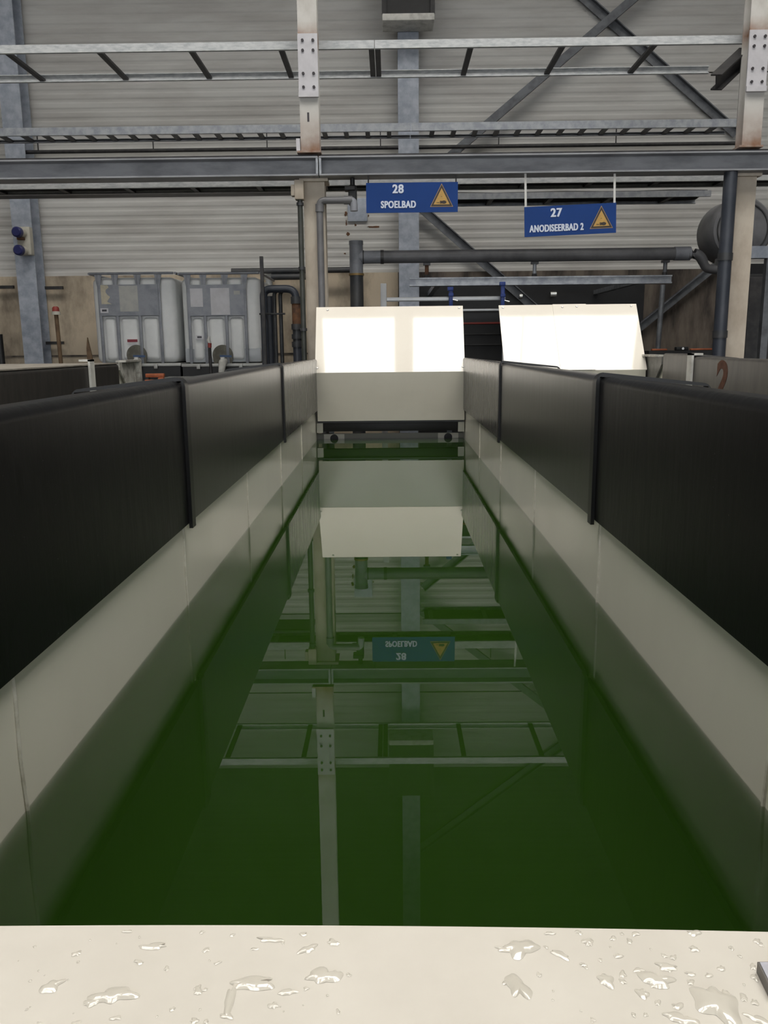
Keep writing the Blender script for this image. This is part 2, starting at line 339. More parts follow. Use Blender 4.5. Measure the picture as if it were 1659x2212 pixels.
# --- rim covers: inverted channels hung over the walls between tanks
ZT, ZB = 1.662, 1.25
def cover_profile(xi, xo, zt, zo, zb, th=.014, r=.022):
    """xi: face towards the viewer's tank, xo: other face (sign carries the side)"""
    s = 1 if xo > xi else -1
    outer = [(xi, zb)] + [(xi + s*r*(1-math.cos(a)), zt - r*(1-math.sin(a))) for a in [PI/2*i/5 for i in range(6)]]
    outer += [(xo - s*r*(1-math.cos(a)), zo - r*(1-math.sin(a))) for a in [PI/2*i/5 for i in range(5, -1, -1)]] + [(xo, zb)]
    inner = [(xo - s*th, zb), (xo - s*th, zo-th), (xi + s*th, zt-th), (xi + s*th, zb)]
    return outer + inner
def rim_cover(xi, xo, y0, y1, mt, label, top=ZT, batten=True, top_mat=None, group='rim covers of the tanks', zb=ZB, drop=.03):
    t = thing('rim_cover', ((xi+xo)/2, (y0+y1)/2, zb), label, 'tank cover', group)
    if top_mat:
        s = 1 if xo > xi else -1
        pr = cover_profile(xi, xo, top-.004, top-.004-drop, zb)
        MB().prism(pr, 'Y', y0, y1).build('shell', mt, t)
        MB().hexa([(xi+s*.004, y0, top-.004), (xo-s*.004, y0, top-.004-drop), (xo-s*.004, y1, top-.004-drop), (xi+s*.004, y1, top-.004), (xi+s*.004, y0, top+.004), (xo-s*.004, y0, top+.004-drop), (xo-s*.004, y1, top+.004-drop), (xi+s*.004, y1, top+.004)]).build('dusty_top', top_mat, t)
    else:
        MB().prism(cover_profile(xi, xo, top, top-.03, zb), 'Y', y0, y1, True).build('shell', mt, t)
    if batten:
        s = 1 if xo > xi else -1; e = .011
        MB().prism(cover_profile(xi-s*e, xo+s*e, top+e, top-.03+e, zb-.014, th=.011-.0005, r=.028), 'Y', y1-.028, y1+.012, True).build('joint_batten', 'batten', t)
    return t
ys = [-.55, 2.41, 4.62, 6.85]
names = ['nearest', 'middle', 'farthest']
for s, sd in ((-1, 'left'), (1, 'right')):
    for i in range(3):
        y0 = ys[i] + (0.014 if i else 0); y1 = ys[i+1] + (-.1 if (s > 0 and i == 1) else 0)
        if i == 2 and s > 0: y0 -= .1
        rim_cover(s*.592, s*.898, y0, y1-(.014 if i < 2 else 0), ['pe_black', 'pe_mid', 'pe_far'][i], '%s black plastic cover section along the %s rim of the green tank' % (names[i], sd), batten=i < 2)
# outer rims of the neighbour tanks
dust = 'pe_dusty'
YN = [1.5, 3.92, 5.82, 6.44]
for i in range(3):
    rim_cover(-2.082, -2.98, YN[i]+(.004 if i else 0), YN[i+1]-.006, 'pe_side', ['nearest', 'middle', 'short farthest'][i] + ' dark rim cover with dusty top, far left tank side', top=1.650, drop=.0, batten=False, top_mat=dust, group='dusty covers far left')
for i in range(3):
    rim_cover(2.082, 2.42, YN[i]+(.004 if i else 0), YN[i+1]-.006, 'pe_grey', ['nearest', 'brown-marked middle', 'short farthest'][i] + ' grey-brown rim cover on the far right tank side', top=1.664+(.02 if i == 2 else 0), batten=False, group='covers far right')
# painted figure on the right cover (read from inside the tank)
t2 = text_mb('2', .30, 1.25, .001, .012)
pv = [(2.0812 + v[1]*.5, 5.27 - v[0], 1.43 + v[2]) for v in t2.v]; t2.v = [tuple(a) for a in pv]
o = t2.build('painted_numeral', 'paint_brown'); tag(o, 'brown hand-painted 2 on the far right rim cover', 'painted mark')
# end brackets and strap brackets
def end_bracket(s, mt, label):
    xf = s*2.082; t = thing('end_bracket', (xf, 6.65, 1.35), label, 'bracket', 'tank end brackets')
    MB().prism([(6.45, 1.655), (6.86, 1.655), (6.86, 1.45), (6.72, 1.36), (6.45, 1.60)], 'X', xf-.006, xf+.006).build('gusset_plate', mt, t)
    MB().box(xf-.04, xf+.04, 6.86, 6.90, 1.35, 1.668).build('upright', 'bracket', t)
    MB().box(xf-.04, xf+.04, 6.50, 6.86, 1.656, 1.672).build('top_flange', 'bracket', t)
end_bracket(-1, 'bracket', 'scuffed white gusset bracket at the end of the far left rim cover')
end_bracket(1, 'bracket_grey', 'grey curved gusset bracket at the end of the far right rim cover')
for s, sd in ((-1, 'left'), (1, 'right')):
    xf = s*2.082; t = MB()
    t.box(*sorted((xf-s*.018, xf-s*.002)), 5.78, 5.865, 1.36, 1.665); t.box(*sorted((xf-s*.018, xf+s*.06)), 5.78, 5.865, 1.6745, 1.688); t.box(*sorted((xf-s*.018, xf-s*.002)), 5.78, 5.865, 1.664, 1.688)
    r = thing('strap_bracket', (xf, 5.82, 1.36), 'narrow pale strap bracket hooked over the far %s rim cover' % sd, 'bracket', 'strap brackets')
    t.build('strap', 'white', r); MB().rbox(*sorted((xf-s*.03, xf-s*.004)), 5.765, 5.88, 1.335, 1.375, .005).build('foot_clip', 'bracket', r)
# --- white splash boards at the far end
YB, ZBD0, ZBD1, YT, ZTT = 6.76, 1.164, 1.553, 7.18, 2.086
def slab(x0b, x1b, x0t, x1t, off=0., th=.010):
    n = Vector((0, -(ZTT-ZBD1), YT-YB)).normalized()
    f = lambda x, y, z, d: Vector((x, y, z)) + n*d
    return MB().hexa([f(x0b, YB, ZBD1, off-th), f(x1b, YB, ZBD1, off-th), f(x1t, YT, ZTT, off-th), f(x0t, YT, ZTT, off-th), f(x0b, YB, ZBD1, off), f(x1b, YB, ZBD1, off), f(x1t, YT, ZTT, off), f(x0t, YT, ZTT, off)])
def screw(x, v, parent, off=0.):
    n = Vector((0, -(ZTT-ZBD1), YT-YB)).normalized(); p = Vector((x, YB + (YT-YB)*v, ZBD1 + (ZTT-ZBD1)*v)) + n*off
    MB().cyl(p - n*.002, p + n*.004, .011, 14, .008).build('screw', 'screw', parent)
t = thing('splash_board', (0, YB, ZBD0), 'folded glossy white board closing the far end of the green tank', 'splash board')
p = slab(-.604, .603, -.616, .617).build('sloped_panel', 'board', t)
for x, v in ((-.52, .955), (.585, .965), (-.588, .07), (.588, .07)): screw(x, v, p)
MB().box(-.592, .602, YB, YB+.010, ZBD0, ZBD1-.002).build('upright_panel', 'board_grey', t)
for s in (-1, 1): MB().box(s*.5-.02, s*.5+.02, 7.02, 7.06, .0, 1.70).build('support_leg', 'galv', t)
xo = PITCH
x_tl, x_tr = P(1077, 665, YT)[0], P(1374, 660, YT)[0]; x_bl, x_br = x_tl + .005, P(1398, 795, YB)[0]
t = thing('splash_board', ((x_tl+x_tr)/2, YB, ZBD0), 'folded white board of three overlapping sheets at the far end of the right tank', 'splash board')
m1 = P(1193, 662, YT)[0]; m2 = P(1265, 661, YT)[0]
p = slab(x_bl, m1+.02, x_tl, m1+.02).build('left_sheet', 'board', t); screw(x_tl+.035, .96, p)
p = slab(m2-.02, x_br, m2-.02, x_tr).build('right_sheet', 'board', t); screw(x_tr-.045, .965, p)
p = slab(m1-.0, m2+.0, m1, m2, .006, .005).build('cover_strip', 'board', t); screw(m1+.08, .955, p, .006); screw(m1+.2, .96, p, .006)
MB().box(x_bl+.01, x_br-.01, YB, YB+.010, ZBD0, ZBD1-.002).build('upright_panel', 'board_grey', t)
for s in (-1, 1): MB().box(xo+s*.5-.02, xo+s*.5+.02, 7.02, 7.06, .0, 1.70).build('support_leg', 'galv', t)
c = P3(1318, 822, YB-.004); q = MB(); q.tube(arc(c, .048, math.radians(15), math.radians(165), 10), .011, 8)
tag(q.build('rust_arc', 'paint_brown'), 'brown arc-shaped mark low on the three-sheet white board', 'mark')
# overflow weir bar
yb = 6.83; z0 = P(842, 931, yb)[1]; z1 = P(842, 911, yb)[1]
t = thing('weir_bar', (0, yb, z0), 'black bar across the tank under the white end board', 'weir bar')
MB().rbox(-.555, .55, yb, yb+.05, z0, z1, .004).build('bar', 'black', t)
MB().box(-.598, .600, yb-.03, yb-.0, z1-.004, z1+.012).build('top_lip', 'batten', t)
for s in (-1, 1):
    MB().box(*sorted((s*.556, s*.607)), yb-.005, yb+.05, z0-.01, z1-.006).build('end_block', 'tank', t)
# ================================================================== NEAR LID with droplets
ZL = 1.37
def lid_edge(x): return .492 - .0098*x - .012*(x/.3)**2*.5 if abs(x) < .6 else .492
t = thing('tank_lid', (0, .1, ZL-.012), 'wet cream-white lid at the near end of the green tank', 'tank lid')
xsn = [-.604 + 1.208*i/24 for i in range(25)]
ed = [(x, .490 - .0185*x - .004*((x/.3)**2 if abs(x) < .35 else 1.36)) for x in xsn]
MB().prism([(-.604, -.25), (.604, -.25)] + ed[::-1], 'Z', ZL-.012, ZL).build('lid_panel', 'board_wet', t)
MB().box(-.604, .604, Y0-.03, Y0-.004, ZL-.024, ZL-.0125).build('edge_rail', 'tank', t)
def GZ(x, y, Z):
    d = BR*((x-CX)/FPX) + BD*((y-CY)/FPX) + BF; k_ = (Z-CAMZ)/d.z; return Vector((d.x*k_, d.y*k_, Z))
drops = MB()
def blob(px, py, w, h, ang=0., ht=.0011, seed=0):
    rr = random.Random(seed); c = GZ(px, py, ZL+.0002); sc = GZ(px+1, py, ZL).x - c.x
    a = w*sc/2; b_ = h*sc/2/.62; n = 36; ph = [rr.uniform(0, 6.28) for _ in range(6)]; am = [.15, .13, .11, .09, .07, .05]
    ramp = min(.78*min(a, b_), .009); ht = .36*ramp
    rings = []
    prof = [0, .1, .2, .32, .45, .6, .78, 1.]
    for t_ in prof:
        rg = []
        for k_ in range(n):
            q = 2*PI*k_/n; r = 1 + sum(am[j]*math.sin((j+2)*q + ph[j]) for j in range(6))
            x, y = (a-t_*ramp)*r*math.cos(q), (b_-t_*ramp)*r*math.sin(q)
            rg.append((c.x + x*math.cos(ang) - y*math.sin(ang), c.y + x*math.sin(ang) + y*math.cos(ang), c.z + ht*math.sin(t_*PI/2)))
        rings.append(rg)
    vs = [v for q in rings for v in q] + [(c.x, c.y, c.z + ht*1.0)]; L = len(prof)
    fs = [[i*n+k_, i*n+(k_+1) % n, (i+1)*n+(k_+1) % n, (i+1)*n+k_] for i in range(L-1) for k_ in range(n)] + [[(L-1)*n+k_, (L-1)*n+(k_+1) % n, L*n] for k_ in range(n)]
    drops.add(vs, fs, True)
BL = [(330, 2044, 84, 16, .05), (165, 2060, 30, 16, .3), (110, 2131, 80, 34, .4), (245, 2150, 130, 44, .15), (200, 2165, 50, 24, .3), (545, 2124, 112, 30, .1), (497, 2160, 30, 62, 0), (585, 2030, 60, 12, -.1), (665, 2050, 44, 16, .5), (700, 2108, 80, 30, .1), (428, 2139, 22, 22, 0), (360, 2092, 14, 14, 0), (490, 2195, 36, 12, 0), (250, 2199, 34, 12, .2), (165, 2210, 30, 14, 0), (372, 2180, 16, 10, .3), (620, 2143, 40, 14, .2), (300, 2078, 34, 10, -.3), (590, 2172, 24, 14, 0), (655, 2018, 20, 8, 0), (445, 2052, 22, 10, .5), (275, 2012, 30, 8, 0), (436, 2014, 14, 8, 0), (502, 2020, 14, 8, 0), (75, 2045, 14, 8, 0), (85, 2210, 18, 8, 0), (420, 2205, 26, 12, 0), (445, 2207, 16, 10, 0), (470, 2080, 20, 6, .4), (550, 2050, 20, 6, .1), (720, 2036, 30, 12, -.2),
      (1125, 2048, 64, 28, 0), (1100, 2051, 50, 10, -.2), (1118, 2130, 40, 38, .3), (1210, 2062, 36, 10, -.5), (1310, 2118, 30, 18, -.4), (1416, 2116, 50, 24, -.3), (1440, 2088, 36, 10, -.2), (1500, 2050, 16, 8, 0), (1380, 2096, 18, 8, 0), (1550, 2170, 66, 50, 0), (1470, 2200, 50, 14, -.3), (1388, 2146, 24, 12, -.2), (1270, 2034, 18, 12, -.5), (1250, 2014, 14, 6, -.5), (1188, 2016, 18, 6, 0), (1373, 2017, 16, 6, 0), (1335, 2065, 14, 8, .2), (1492, 2104, 16, 6, 0), (1532, 2107, 12, 6, 0), (1260, 2084, 12, 6, 0), (1645, 2205, 40, 10, -.6), (1465, 2173, 20, 8, .1), (1580, 2048, 8, 6, 0), (1500, 2015, 24, 8, 0), (1635, 2033, 10, 8, 0), (1345, 2104, 12, 10, 0), (1325, 2027, 10, 8, 0)]
for i, q in enumerate(BL): blob(q[0], q[1], q[2], q[3], q[4], .0021 if max(q[2], q[3]) > 25 else .0013, i)
rr = random.Random(3)
for i in range(70):
    x = rr.choice([rr.uniform(20, 760), rr.uniform(1090, 1650)]); y = rr.uniform(2016, 2208); w = rr.uniform(3, 9)
    blob(x, y, w*1.3, w, rr.uniform(-.6, .6), .0006, 100+i)
tag(drops.build('water_droplets', 'drop'), 'clear droplets and small puddles scattered over the wet white lid', 'water', kind='stuff')
# grey tag at the right border
A_, B_ = GZ(1636, 2077, ZL+.008), GZ(1664, 2134, ZL+.008)
t = thing('printed_tag', (A_.x+.03, A_.y-.02, ZL), 'small grey printed tag lying on the white lid at the right border', 'tag')
def tagpoly(i): return [(A_.x+i, A_.y-i), (A_.x+.07, A_.y+.001-i), (B_.x+.07, B_.y+i), (B_.x+i*1.2, B_.y+i)]
MB().prism(tagpoly(0), 'Z', ZL+.0004, ZL+.0078).build('tag_body', 'tag_edge', t)
MB().prism(tagpoly(.001), 'Z', ZL+.0079, ZL+.0084).build('printed_face', 'tag', t)
# ================================================================== STEEL FRAME
def hpost(x0, x1, yf, z0, z1, name, mt, label, lean=0., depth=.17, group=None):
    """H column with its flange towards the viewer, yf = front face"""
    b_ = abs(x1-x0); cx = (x0+x1)/2; t = thing(name, (cx, yf+depth/2, z0), label, 'column', group)
    pr = [(cx+u, yf+depth/2+w) for u, w in ibeam(depth, b_, .009, .012)]
    MB().prism(pr, 'Z', z0, z1).build('shaft', mt, t)
    return t
YP = 7.27
zb0 = P(842, 377, 7.14)[1]; zb1 = P(842, 335, 7.14)[1]           # crane beam
hb = zb1 - zb0; yb = 7.24
xj = P(688, 360, 7.14)[0]
for x0, x1, lab in ((-9+.05, xj-.004, 'long grey steel I-beam spanning left from the pale column'), (xj+.004, 8.95, 'grey steel I-beam carrying the blue signs, right of the pale column')):
    t = thing('crane_beam', ((x0+x1)/2, yb, zb0), lab, 'beam', 'crossing steel beams')
    MB().prism([(yb+u, zb0+hb/2+w) for u, w in ibeam(hb, .20, .008, .012)], 'X', x0, x1).build('beam_section', 'steel_grey', t)
    xe = x1 if x0 < -5 else x0; dxe = -.018 if x0 < -5 else .018
    MB().box(*sorted((xe, xe+dxe)), yb-.098, yb+.098, zb0+.013, zb1-.013).build('end_plate', 'galv', t)
    MB().box(x0+.01, x1-.01, yb-.016, yb+.016, zb1+.0005, zb1+.03).build('top_rail', 'steel_dark', t)
# lower columns
for xa, xb_, ya, lab in ((655, 701, 400, 'beige stained steel column under the beam, beside the black pipes'), (1590, 1634, 400, 'beige stained steel column at the right, in front of the fan')):
    x0, x1 = P(xa, ya, YP)[0], P(xb_, ya, YP)[0]
    t = hpost(x0, x1, YP, 0.012, zb0-.026, 'steel_column', 'post_low', lab, group='columns under the beam')
    MB().box(x0-.03, x1+.03, YP-.03, YP+.2, zb0-.025, zb0-.001).build('head_plate', 'post_low', t)
    MB().box(x0-.06, x1+.06, YP-.06, YP+.23, 0, .012).build('base_plate', 'post_low', t)
# upper columns
YU = 7.18
for xa, xb_, ya, py0, py1, pxa, pxb, lab in ((649, 690, 290, 72, 207, 643, 685, 'pale rust-stained upper column with bolted splice plate, left of centre'), (1604, 1645, 290, 64, 195, 1612, 1655, 'pale rust-stained upper column with bolted splice plate, at the right border')):
    x0, x1 = P(xa, ya, YU)[0], P(xb_, ya, YU)[0]
    t = hpost(x0, x1, YU, zb1+.031, CEIL-.002, 'upper_column', 'post_up', lab, group='upper columns on the beam', depth=.14)
    za, zb_ = P((pxa+pxb)/2, py1, YU-.012)[1], P((pxa+pxb)/2, py0, YU-.012)[1]
    pl = MB().box(x0-.002, x1+.002, YU-.012, YU-.0005, za, zb_).build('splice_plate', 'plate', t)
    MB().box(x0-.004, x1+.004, YU-.03, YU-.0125, za-.012, za+.028).build('plate_ledge', 'plate', t)
    for fz in (.89, .73, .36, .14):
        for fx in (.24, .78):
            xx = x0+(x1-x0)*fx; zz = za+(zb_-za)*fz
            MB().cyl((xx, YU-.0125, zz), (xx, YU-.022, zz), .012, 6).build('bolt', 'bolt', pl)
    MB().box(x0-.03, x1+.01, YU-.03, YU+.16, zb1+.0305, zb1+.045).build('foot_plate', 'post_up', t)
    if xa < 1000:
        xx = (x0+x1)/2-.01; zz = P(663, 253, YU)[1]
        MB().box(xx-.008, xx+.008, YU-.0015, YU-.0002, zz-.035, zz+.035).build('stamp_mark', 'bolt', t)
        MB().box(x0-.035, x0-.004, YU-.02, YU+.05, zb1+.046, zb1+.14).build('stiffener', 'plate', t)
# rear columns
YC = 10.42
def rear_col(xa, xb_, ya, label, kind):
    x0, x1 = P(xa, ya, YC)[0], P(xb_, ya, YC)[0]
    t = hpost(x0, x1, YC, .0, CEIL-.002, 'galvanised_column', 'galv_blue', label, depth=.26, group='galvanised wall columns')
    return t, x0, x1
lc, lx0, lx1 = rear_col(19, 62, 416, 'galvanised wall column at the left border with blue sockets', 0)
for px_, py_, s in ((98, 622, 1), (100, 741, 1), (30, 620, -1)):
    c = P3(px_, py_, YC+.2)
    MB().box(min(c.x, c.x+.22*s), max(c.x, c.x+.22*s), YC+.18, YC+.22, c.z-.018, c.z+.018).build('wall_clamp', 'steel_dark', lc)
rc, rx0, rx1 = rear_col(861, 905, 400, 'galvanised wall column in the middle, behind the blue 28 sign', 0)
rear_col(1700, 1746, 400, 'galvanised wall column hidden behind the right upper column', 0)
x0, x1, z0, z1 = RC(826, 32, 938, 47, 10.1)
t = thing('column_head_box', ((x0+x1)/2, 10.2, z0), 'dark box with pale bottom plate at the top of the middle wall column', 'bracket')
MB().rbox(x0, x1, 10.05, 10.40, z0, z1, .006).build('bottom_plate', 'white', t)
MB().box(x0, x1, 10.10, 10.40, z1+.001, z1+.75).build('box_body', 'black', t)
for xx in (x0-.005, x1-.045): MB().box(xx, xx+.05, 10.06, 10.0995, z1+.001, z1+.75).build('side_flange', 'steel_dark', t)
# diagonal wind braces on the wall
def brace(pts, label, w=.10, Y=10.62):
    a, b_ = P3(*pts[0], Y), P3(*pts[1], Y); t = MB(); t.bar(a, b_, w, .012); dv = (b_-a).normalized(); n = Vector((-dv.z, 0, dv.x))*(w/2-.006)
    t.bar(a+n+Vector((0, -.03, 0)), b_+n+Vector((0, -.03, 0)), .012, .06)
    tag(t.build('wind_brace', 'brace'), label, 'brace', 'diagonal wall braces')
brace(((1688, -277), (905, 395)), 'diagonal steel brace rising right from behind the 28 sign to the top', Y=10.58)
brace(((900, -326), (1590, 290)), 'diagonal steel brace falling from the top centre to the right column', Y=10.70)
brace(((912, 452), (1200, 706)), 'diagonal steel brace falling behind the grey horizontal pipe')
brace(((1376, 712), (1600, 530)), 'diagonal steel brace low on the dark wall right of the white boards', Y=10.6)
# ================================================================== CABLE LADDERS
def ladder(x0, x1, yf, yr, z, rungs, rh, label, rail='galv_pale', rw=.03, rung_mat='steel_dark', rungw=.045, rrh=None, rear=None):
    t = thing('cable_ladder', ((x0+x1)/2, (yf+yr)/2, z), label, 'cable ladder', 'cable ladders')
    for y, s, h in ((yf, 1, rh), (yr, -1, rrh or rh)):
        pr = [(y, z), (y+s*rw, z), (y+s*rw, z+.006), (y+s*.006, z+.006), (y+s*.006, z+h-.006), (y+s*rw, z+h-.006), (y+s*rw, z+h), (y, z+h)]
        MB().prism(pr, 'X', x0, x1).build('side_rail', rail if s > 0 or not rear else rear, t)
    for x in rungs:
        if x0 < x < x1: MB().box(x-rungw/2, x+rungw/2, yf+.007, yr-.007, z+.007, z+.03).build('rung', rung_mat, t)
    return t
zl = P(842, 104, 7.42)[1]; zl_h = P(842, 86, 7.42)[1]-zl
xmid = P(809, 110, 7.42)[0]
sp = [P(x, 108, 7.42)[0] for x in (12, 210, 410, 606)]
step = sp[2]-sp[1]
ru = [sp[1]-step*k_ for k_ in range(9, 0, -1)] + sp[1:] + [xmid-.026]
ladder(-8.9, xmid-.003, 7.42, 8.2, zl, ru, zl_h, 'wide galvanised cable ladder high on the left, behind the pale column')
xr_end = P(1612, 90, 7.42)[0]
ladder(xmid+.003, xr_end-.02, 7.42, 8.2, zl, [xmid+.026] + [P(x, 108, 7.42)[0] for x in (1018, 1218, 1418)], zl_h, 'wide galvanised cable ladder high on the right of the pale column')
z2 = P(842, 283, 8.9)[1]; h2 = P(842, 266, 8.9)[1]-z2; xm2 = P(888, 280, 8.9)[0]
st = P(464, 285, 8.9)[0]-P(417, 285, 8.9)[0]; x00 = P(464, 285, 8.9)[0]
rl = [x00 + st*k_ for k_ in range(-40, 60)]
xe2 = P(1592, 270, 8.9)[0]
ladder(-8.9, xm2-.003, 8.9, 9.22, z2, [x for x in rl if x < xm2-.03 and x > -5.4], h2, 'close-runged cable ladder just above the left beam', rail='galv', rrh=.03, rear='brace')
ladder(xm2+.003, xe2, 8.9, 9.22, z2, [x for x in rl if x > xm2+.03], h2, 'close-runged cable ladder just above the right beam', rail='galv', rrh=.03, rear='brace')
# under the beam: trays with dark cable fill
z3 = P(842, 399, 8.1)[1]; h3 = P(842, 380, 8.1)[1]-z3; x3 = P(700, 390, 8.1)[0]
ladder(-8.9, 8.9, 8.1, 8.42, z3, [x3 + .62*k_ for k_ in range(-9, 10)], h3, 'pale cable tray running directly under the steel beams')
cab = MB()
for i in range(10):
    yy = 8.128 + .0294*i
    pts = [(-8.8 + .8*k_, yy + .004*math.sin(k_*1.7+i), z3+.045 + .004*math.sin(k_*2.3+i*2)) for k_ in range(23)]
    cab.tube(pts, .0148, 8)
tag(cab.build('cable_bundle', 'black'), 'black cables lying in the pale tray under the beams', 'cables', kind='stuff')
z4 = P(1200, 428, 8.7)[1]; h4 = P(1200, 415, 8.7)[1]-z4; xa, xb_ = P(912, 425, 8.7)[0], P(1536, 425, 8.7)[0]
ladder(xa, xb_, 8.7, 9.15, z4, [xa+.1+.6*k_ for k_ in range(6)], h4, 'grey cable tray behind the 27 sign, below the pale tray', rail='galv')
c4 = MB()
for i in range(11): c4.tube([(xa+.03 + (xb_-xa-.06)*k_/8, 8.732+.0385*i, z4+.05+.005*math.sin(k_*2+i)) for k_ in range(9)], .0193, 8)
tag(c4.build('cable_bundle', 'black'), 'black cables lying in the grey tray behind the 27 sign', 'cables', kind='stuff')
z5 = P(300, 413, 8.75)[1]; xa5 = P(650, 405, 8.75)[0]
t = MB(); t.box(-8.9, xa5, 8.75, 9.1, z5, z5+.012); t.box(-8.9, xa5, 8.75, 8.762, z5, z5+.055); t.box(-8.9, xa5, 9.088, 9.1, z5, z5+.055)
tag(t.build('cable_trough', 'steel_dark'), 'dark steel cable trough under the pale tray on the left', 'cable tray')
# conduit with hangers
t = thing('wall_conduit', (0, 10.55, P(842, 322, 10.55)[1]), 'thin dark conduit pipe with hanger rods along the back wall above the beam', 'conduit')
zq = P(842, 319, 10.50)[1]
MB().cyl((P(40, 320, 10.55)[0], 10.50, zq), (P(1588, 310, 10.55)[0], 10.50, zq), .022, 10).build('pipe', 'steel_dark', t)
for x in (85, 333, 578, 822, 1076, 1328):
    xx = P(x, 310, 10.55)[0]; MB().box(xx-.006, xx+.006, 10.495, 10.507, zq+.02, zq+.26).build('hanger_rod', 'steel_dark', t)
# dark pipe runs along the foot of the cladding
for (x0, y0, x1, y1, r, lab) in ((500, 586, 765, 586, .035, 'black pipe along the foot of the cladding, upper one'), (586, 598, 660, 598, .04, 'black pipe along the foot of the cladding, lower one behind the pipe bends')):
    a, b_ = P3(x0, y0, 10.5), P3(x1, y1, 10.5); b_.z = a.z
    tag(MB().cyl(a, b_, r, 12).build('wall_pipe', 'pvc_dark'), lab, 'pipe')
# dark stub beam beside the right upper column
a, b_ = P3(1608, 120, 7.45), P3(1547, 178, 7.15)
t = MB(); dv = (b_-a).normalized(); up = Vector((0, -.3, 1)); up = (up-dv*up.dot(dv)).normalized()
for o_ in (-.055, .055): t.bar(a+up*o_, b_+up*o_, .09, .012, up)
t.bar(a, b_, .012, .11, up)
tag(t.build('stub_beam', 'steel_dark'), 'short dark slanting I-beam stub beside the right upper column', 'beam')
# ================================================================== SIGNS
def sign(x0, y0, x1, y1, Y, num, word, nx, ny, nh, wx, wy, wh, wsx, tx, tilt, hang, label, strap_mat):
    X0, X1, Z0, Z1 = RC(x0, y0, x1, y1, Y); w, h = X1-X0, Z1-Z0
    pxm = w/(x1-x0)
    t = thing('hanging_sign', ((X0+X1)/2, Y, Z0), label, 'sign', 'blue hanging bath signs'); t.rotation_euler = (0, math.radians(tilt), 0)
    MB().box(-w/2, w/2, 0, .006, 0, h).build('panel', 'sign_blue', t, local=True)
    def loc(px_, py_): return (px_-(x0+x1)/2)*pxm, (y1-py_)*pxm
    for txt, cx_, cy_, ph, sx_ in ((num, nx, ny, nh, .92), (word, wx, wy, wh, wsx)):
        q = text_mb(txt, ph*pxm/.70, sx_, .0004, ph*pxm*.03, .12); X, Z = loc(cx_, cy_)
        xs_ = [v[0] for v in q.v]; cx0 = (min(xs_)+max(xs_))/2
        q.v = [(v[0]-cx0+X, -.0012+v[1], v[2]+Z) for v in q.v]
        base_v, base_f, sh = list(q.v), list(q.f), ph*pxm*.035
        for dx_, dy_ in ((-sh, -.0011), (sh, -.0022)): q.add([(v[0]+dx_, v[1]+dy_, v[2]) for v in base_v], base_f)
        q.build('lettering', 'letter', t, local=True)
    # warning triangle
    (ax, ay, bw, by) = tx
    def tri(gr, yy, mt, nm):
        cxx, top = loc(ax, ay); _, bot = loc(ax, by); hw = bw/2*pxm
        cen = (cxx, bot + (top-bot)/3); pts = [(cxx-hw, bot), (cxx+hw, bot), (cxx, top)]
        pts = [(cen[0]+(p_[0]-cen[0])*gr, cen[1]+(p_[1]-cen[1])*gr) for p_ in pts]
        return MB().prism(pts, 'Y', yy-.0006, yy).build(nm, mt, t, local=True)
    tri(1.0, -.0002, 'sign_rim', 'triangle_rim'); tri(.93, -.0009, 'sign_dark', 'triangle_border'); tri(.70, -.0016, 'yellow', 'triangle_field')
    cxx, _ = loc(ax, ay); _, zb_ = loc(ax, by); u = bw*pxm
    hnd = MB(); zc_ = zb_+u*.19
    hnd.prism([(cxx+u*(.10+.11*math.cos(q*PI/8)), zc_+u*.07*math.sin(q*PI/8)) for q in range(16)], 'Y', -.0028, -.0022)
    for k_ in range(4): hnd.prism([(cxx-u*.03+u*(.055*math.cos(q*PI/5)), zc_+u*(.045-.03*k_)+u*.014*math.sin(q*PI/5)) for q in range(10)], 'Y', -.0028, -.0022)
    hnd.box(cxx-u*.22, cxx-u*.10, -.0028, -.0022, zc_-u*.03, zc_-u*.005)
    hnd.build('hand_symbol', 'sign_dark', t, local=True)
    MB().box(cxx-u*.04, cxx+u*.03, -.0028, -.0022, zc_+u*.22, zc_+u*.235).build('drop_symbol', 'sign_dark', t, local=True)
    for hx, hy0, hy1, hw in hang:
        X, _ = loc(hx, hy1); zt_ = (y1-hy0)*pxm
        MB().box(X-hw/2, X+hw/2, .0065, .0095, h*.86, zt_).build('hanger_strap', strap_mat, t, local=True)
sign(791, 394, 989, 459, 7.16, '28', 'SPOELBAD', 860, 418.5, 17, 860.5, 449, 14, .73, (954, 400, 50, 448), 0, [(796, 379, 400, .012), (985, 379, 400, .012)], 'blue hanging sign reading 28 SPOELBAD with yellow warning triangle', 'steel_dark')
sign(1134, 442.5, 1332, 507.5, 7.16, '27', 'ANODISEERBAD 2', 1203, 468, 17, 1203, 498, 14, .655, (1300, 450, 50, 497), -2.0, [(1137.5, 376, 450, .018), (1328.5, 386, 450, .018)], 'blue hanging sign reading 27 ANODISEERBAD 2 with yellow warning triangle', 'strap')
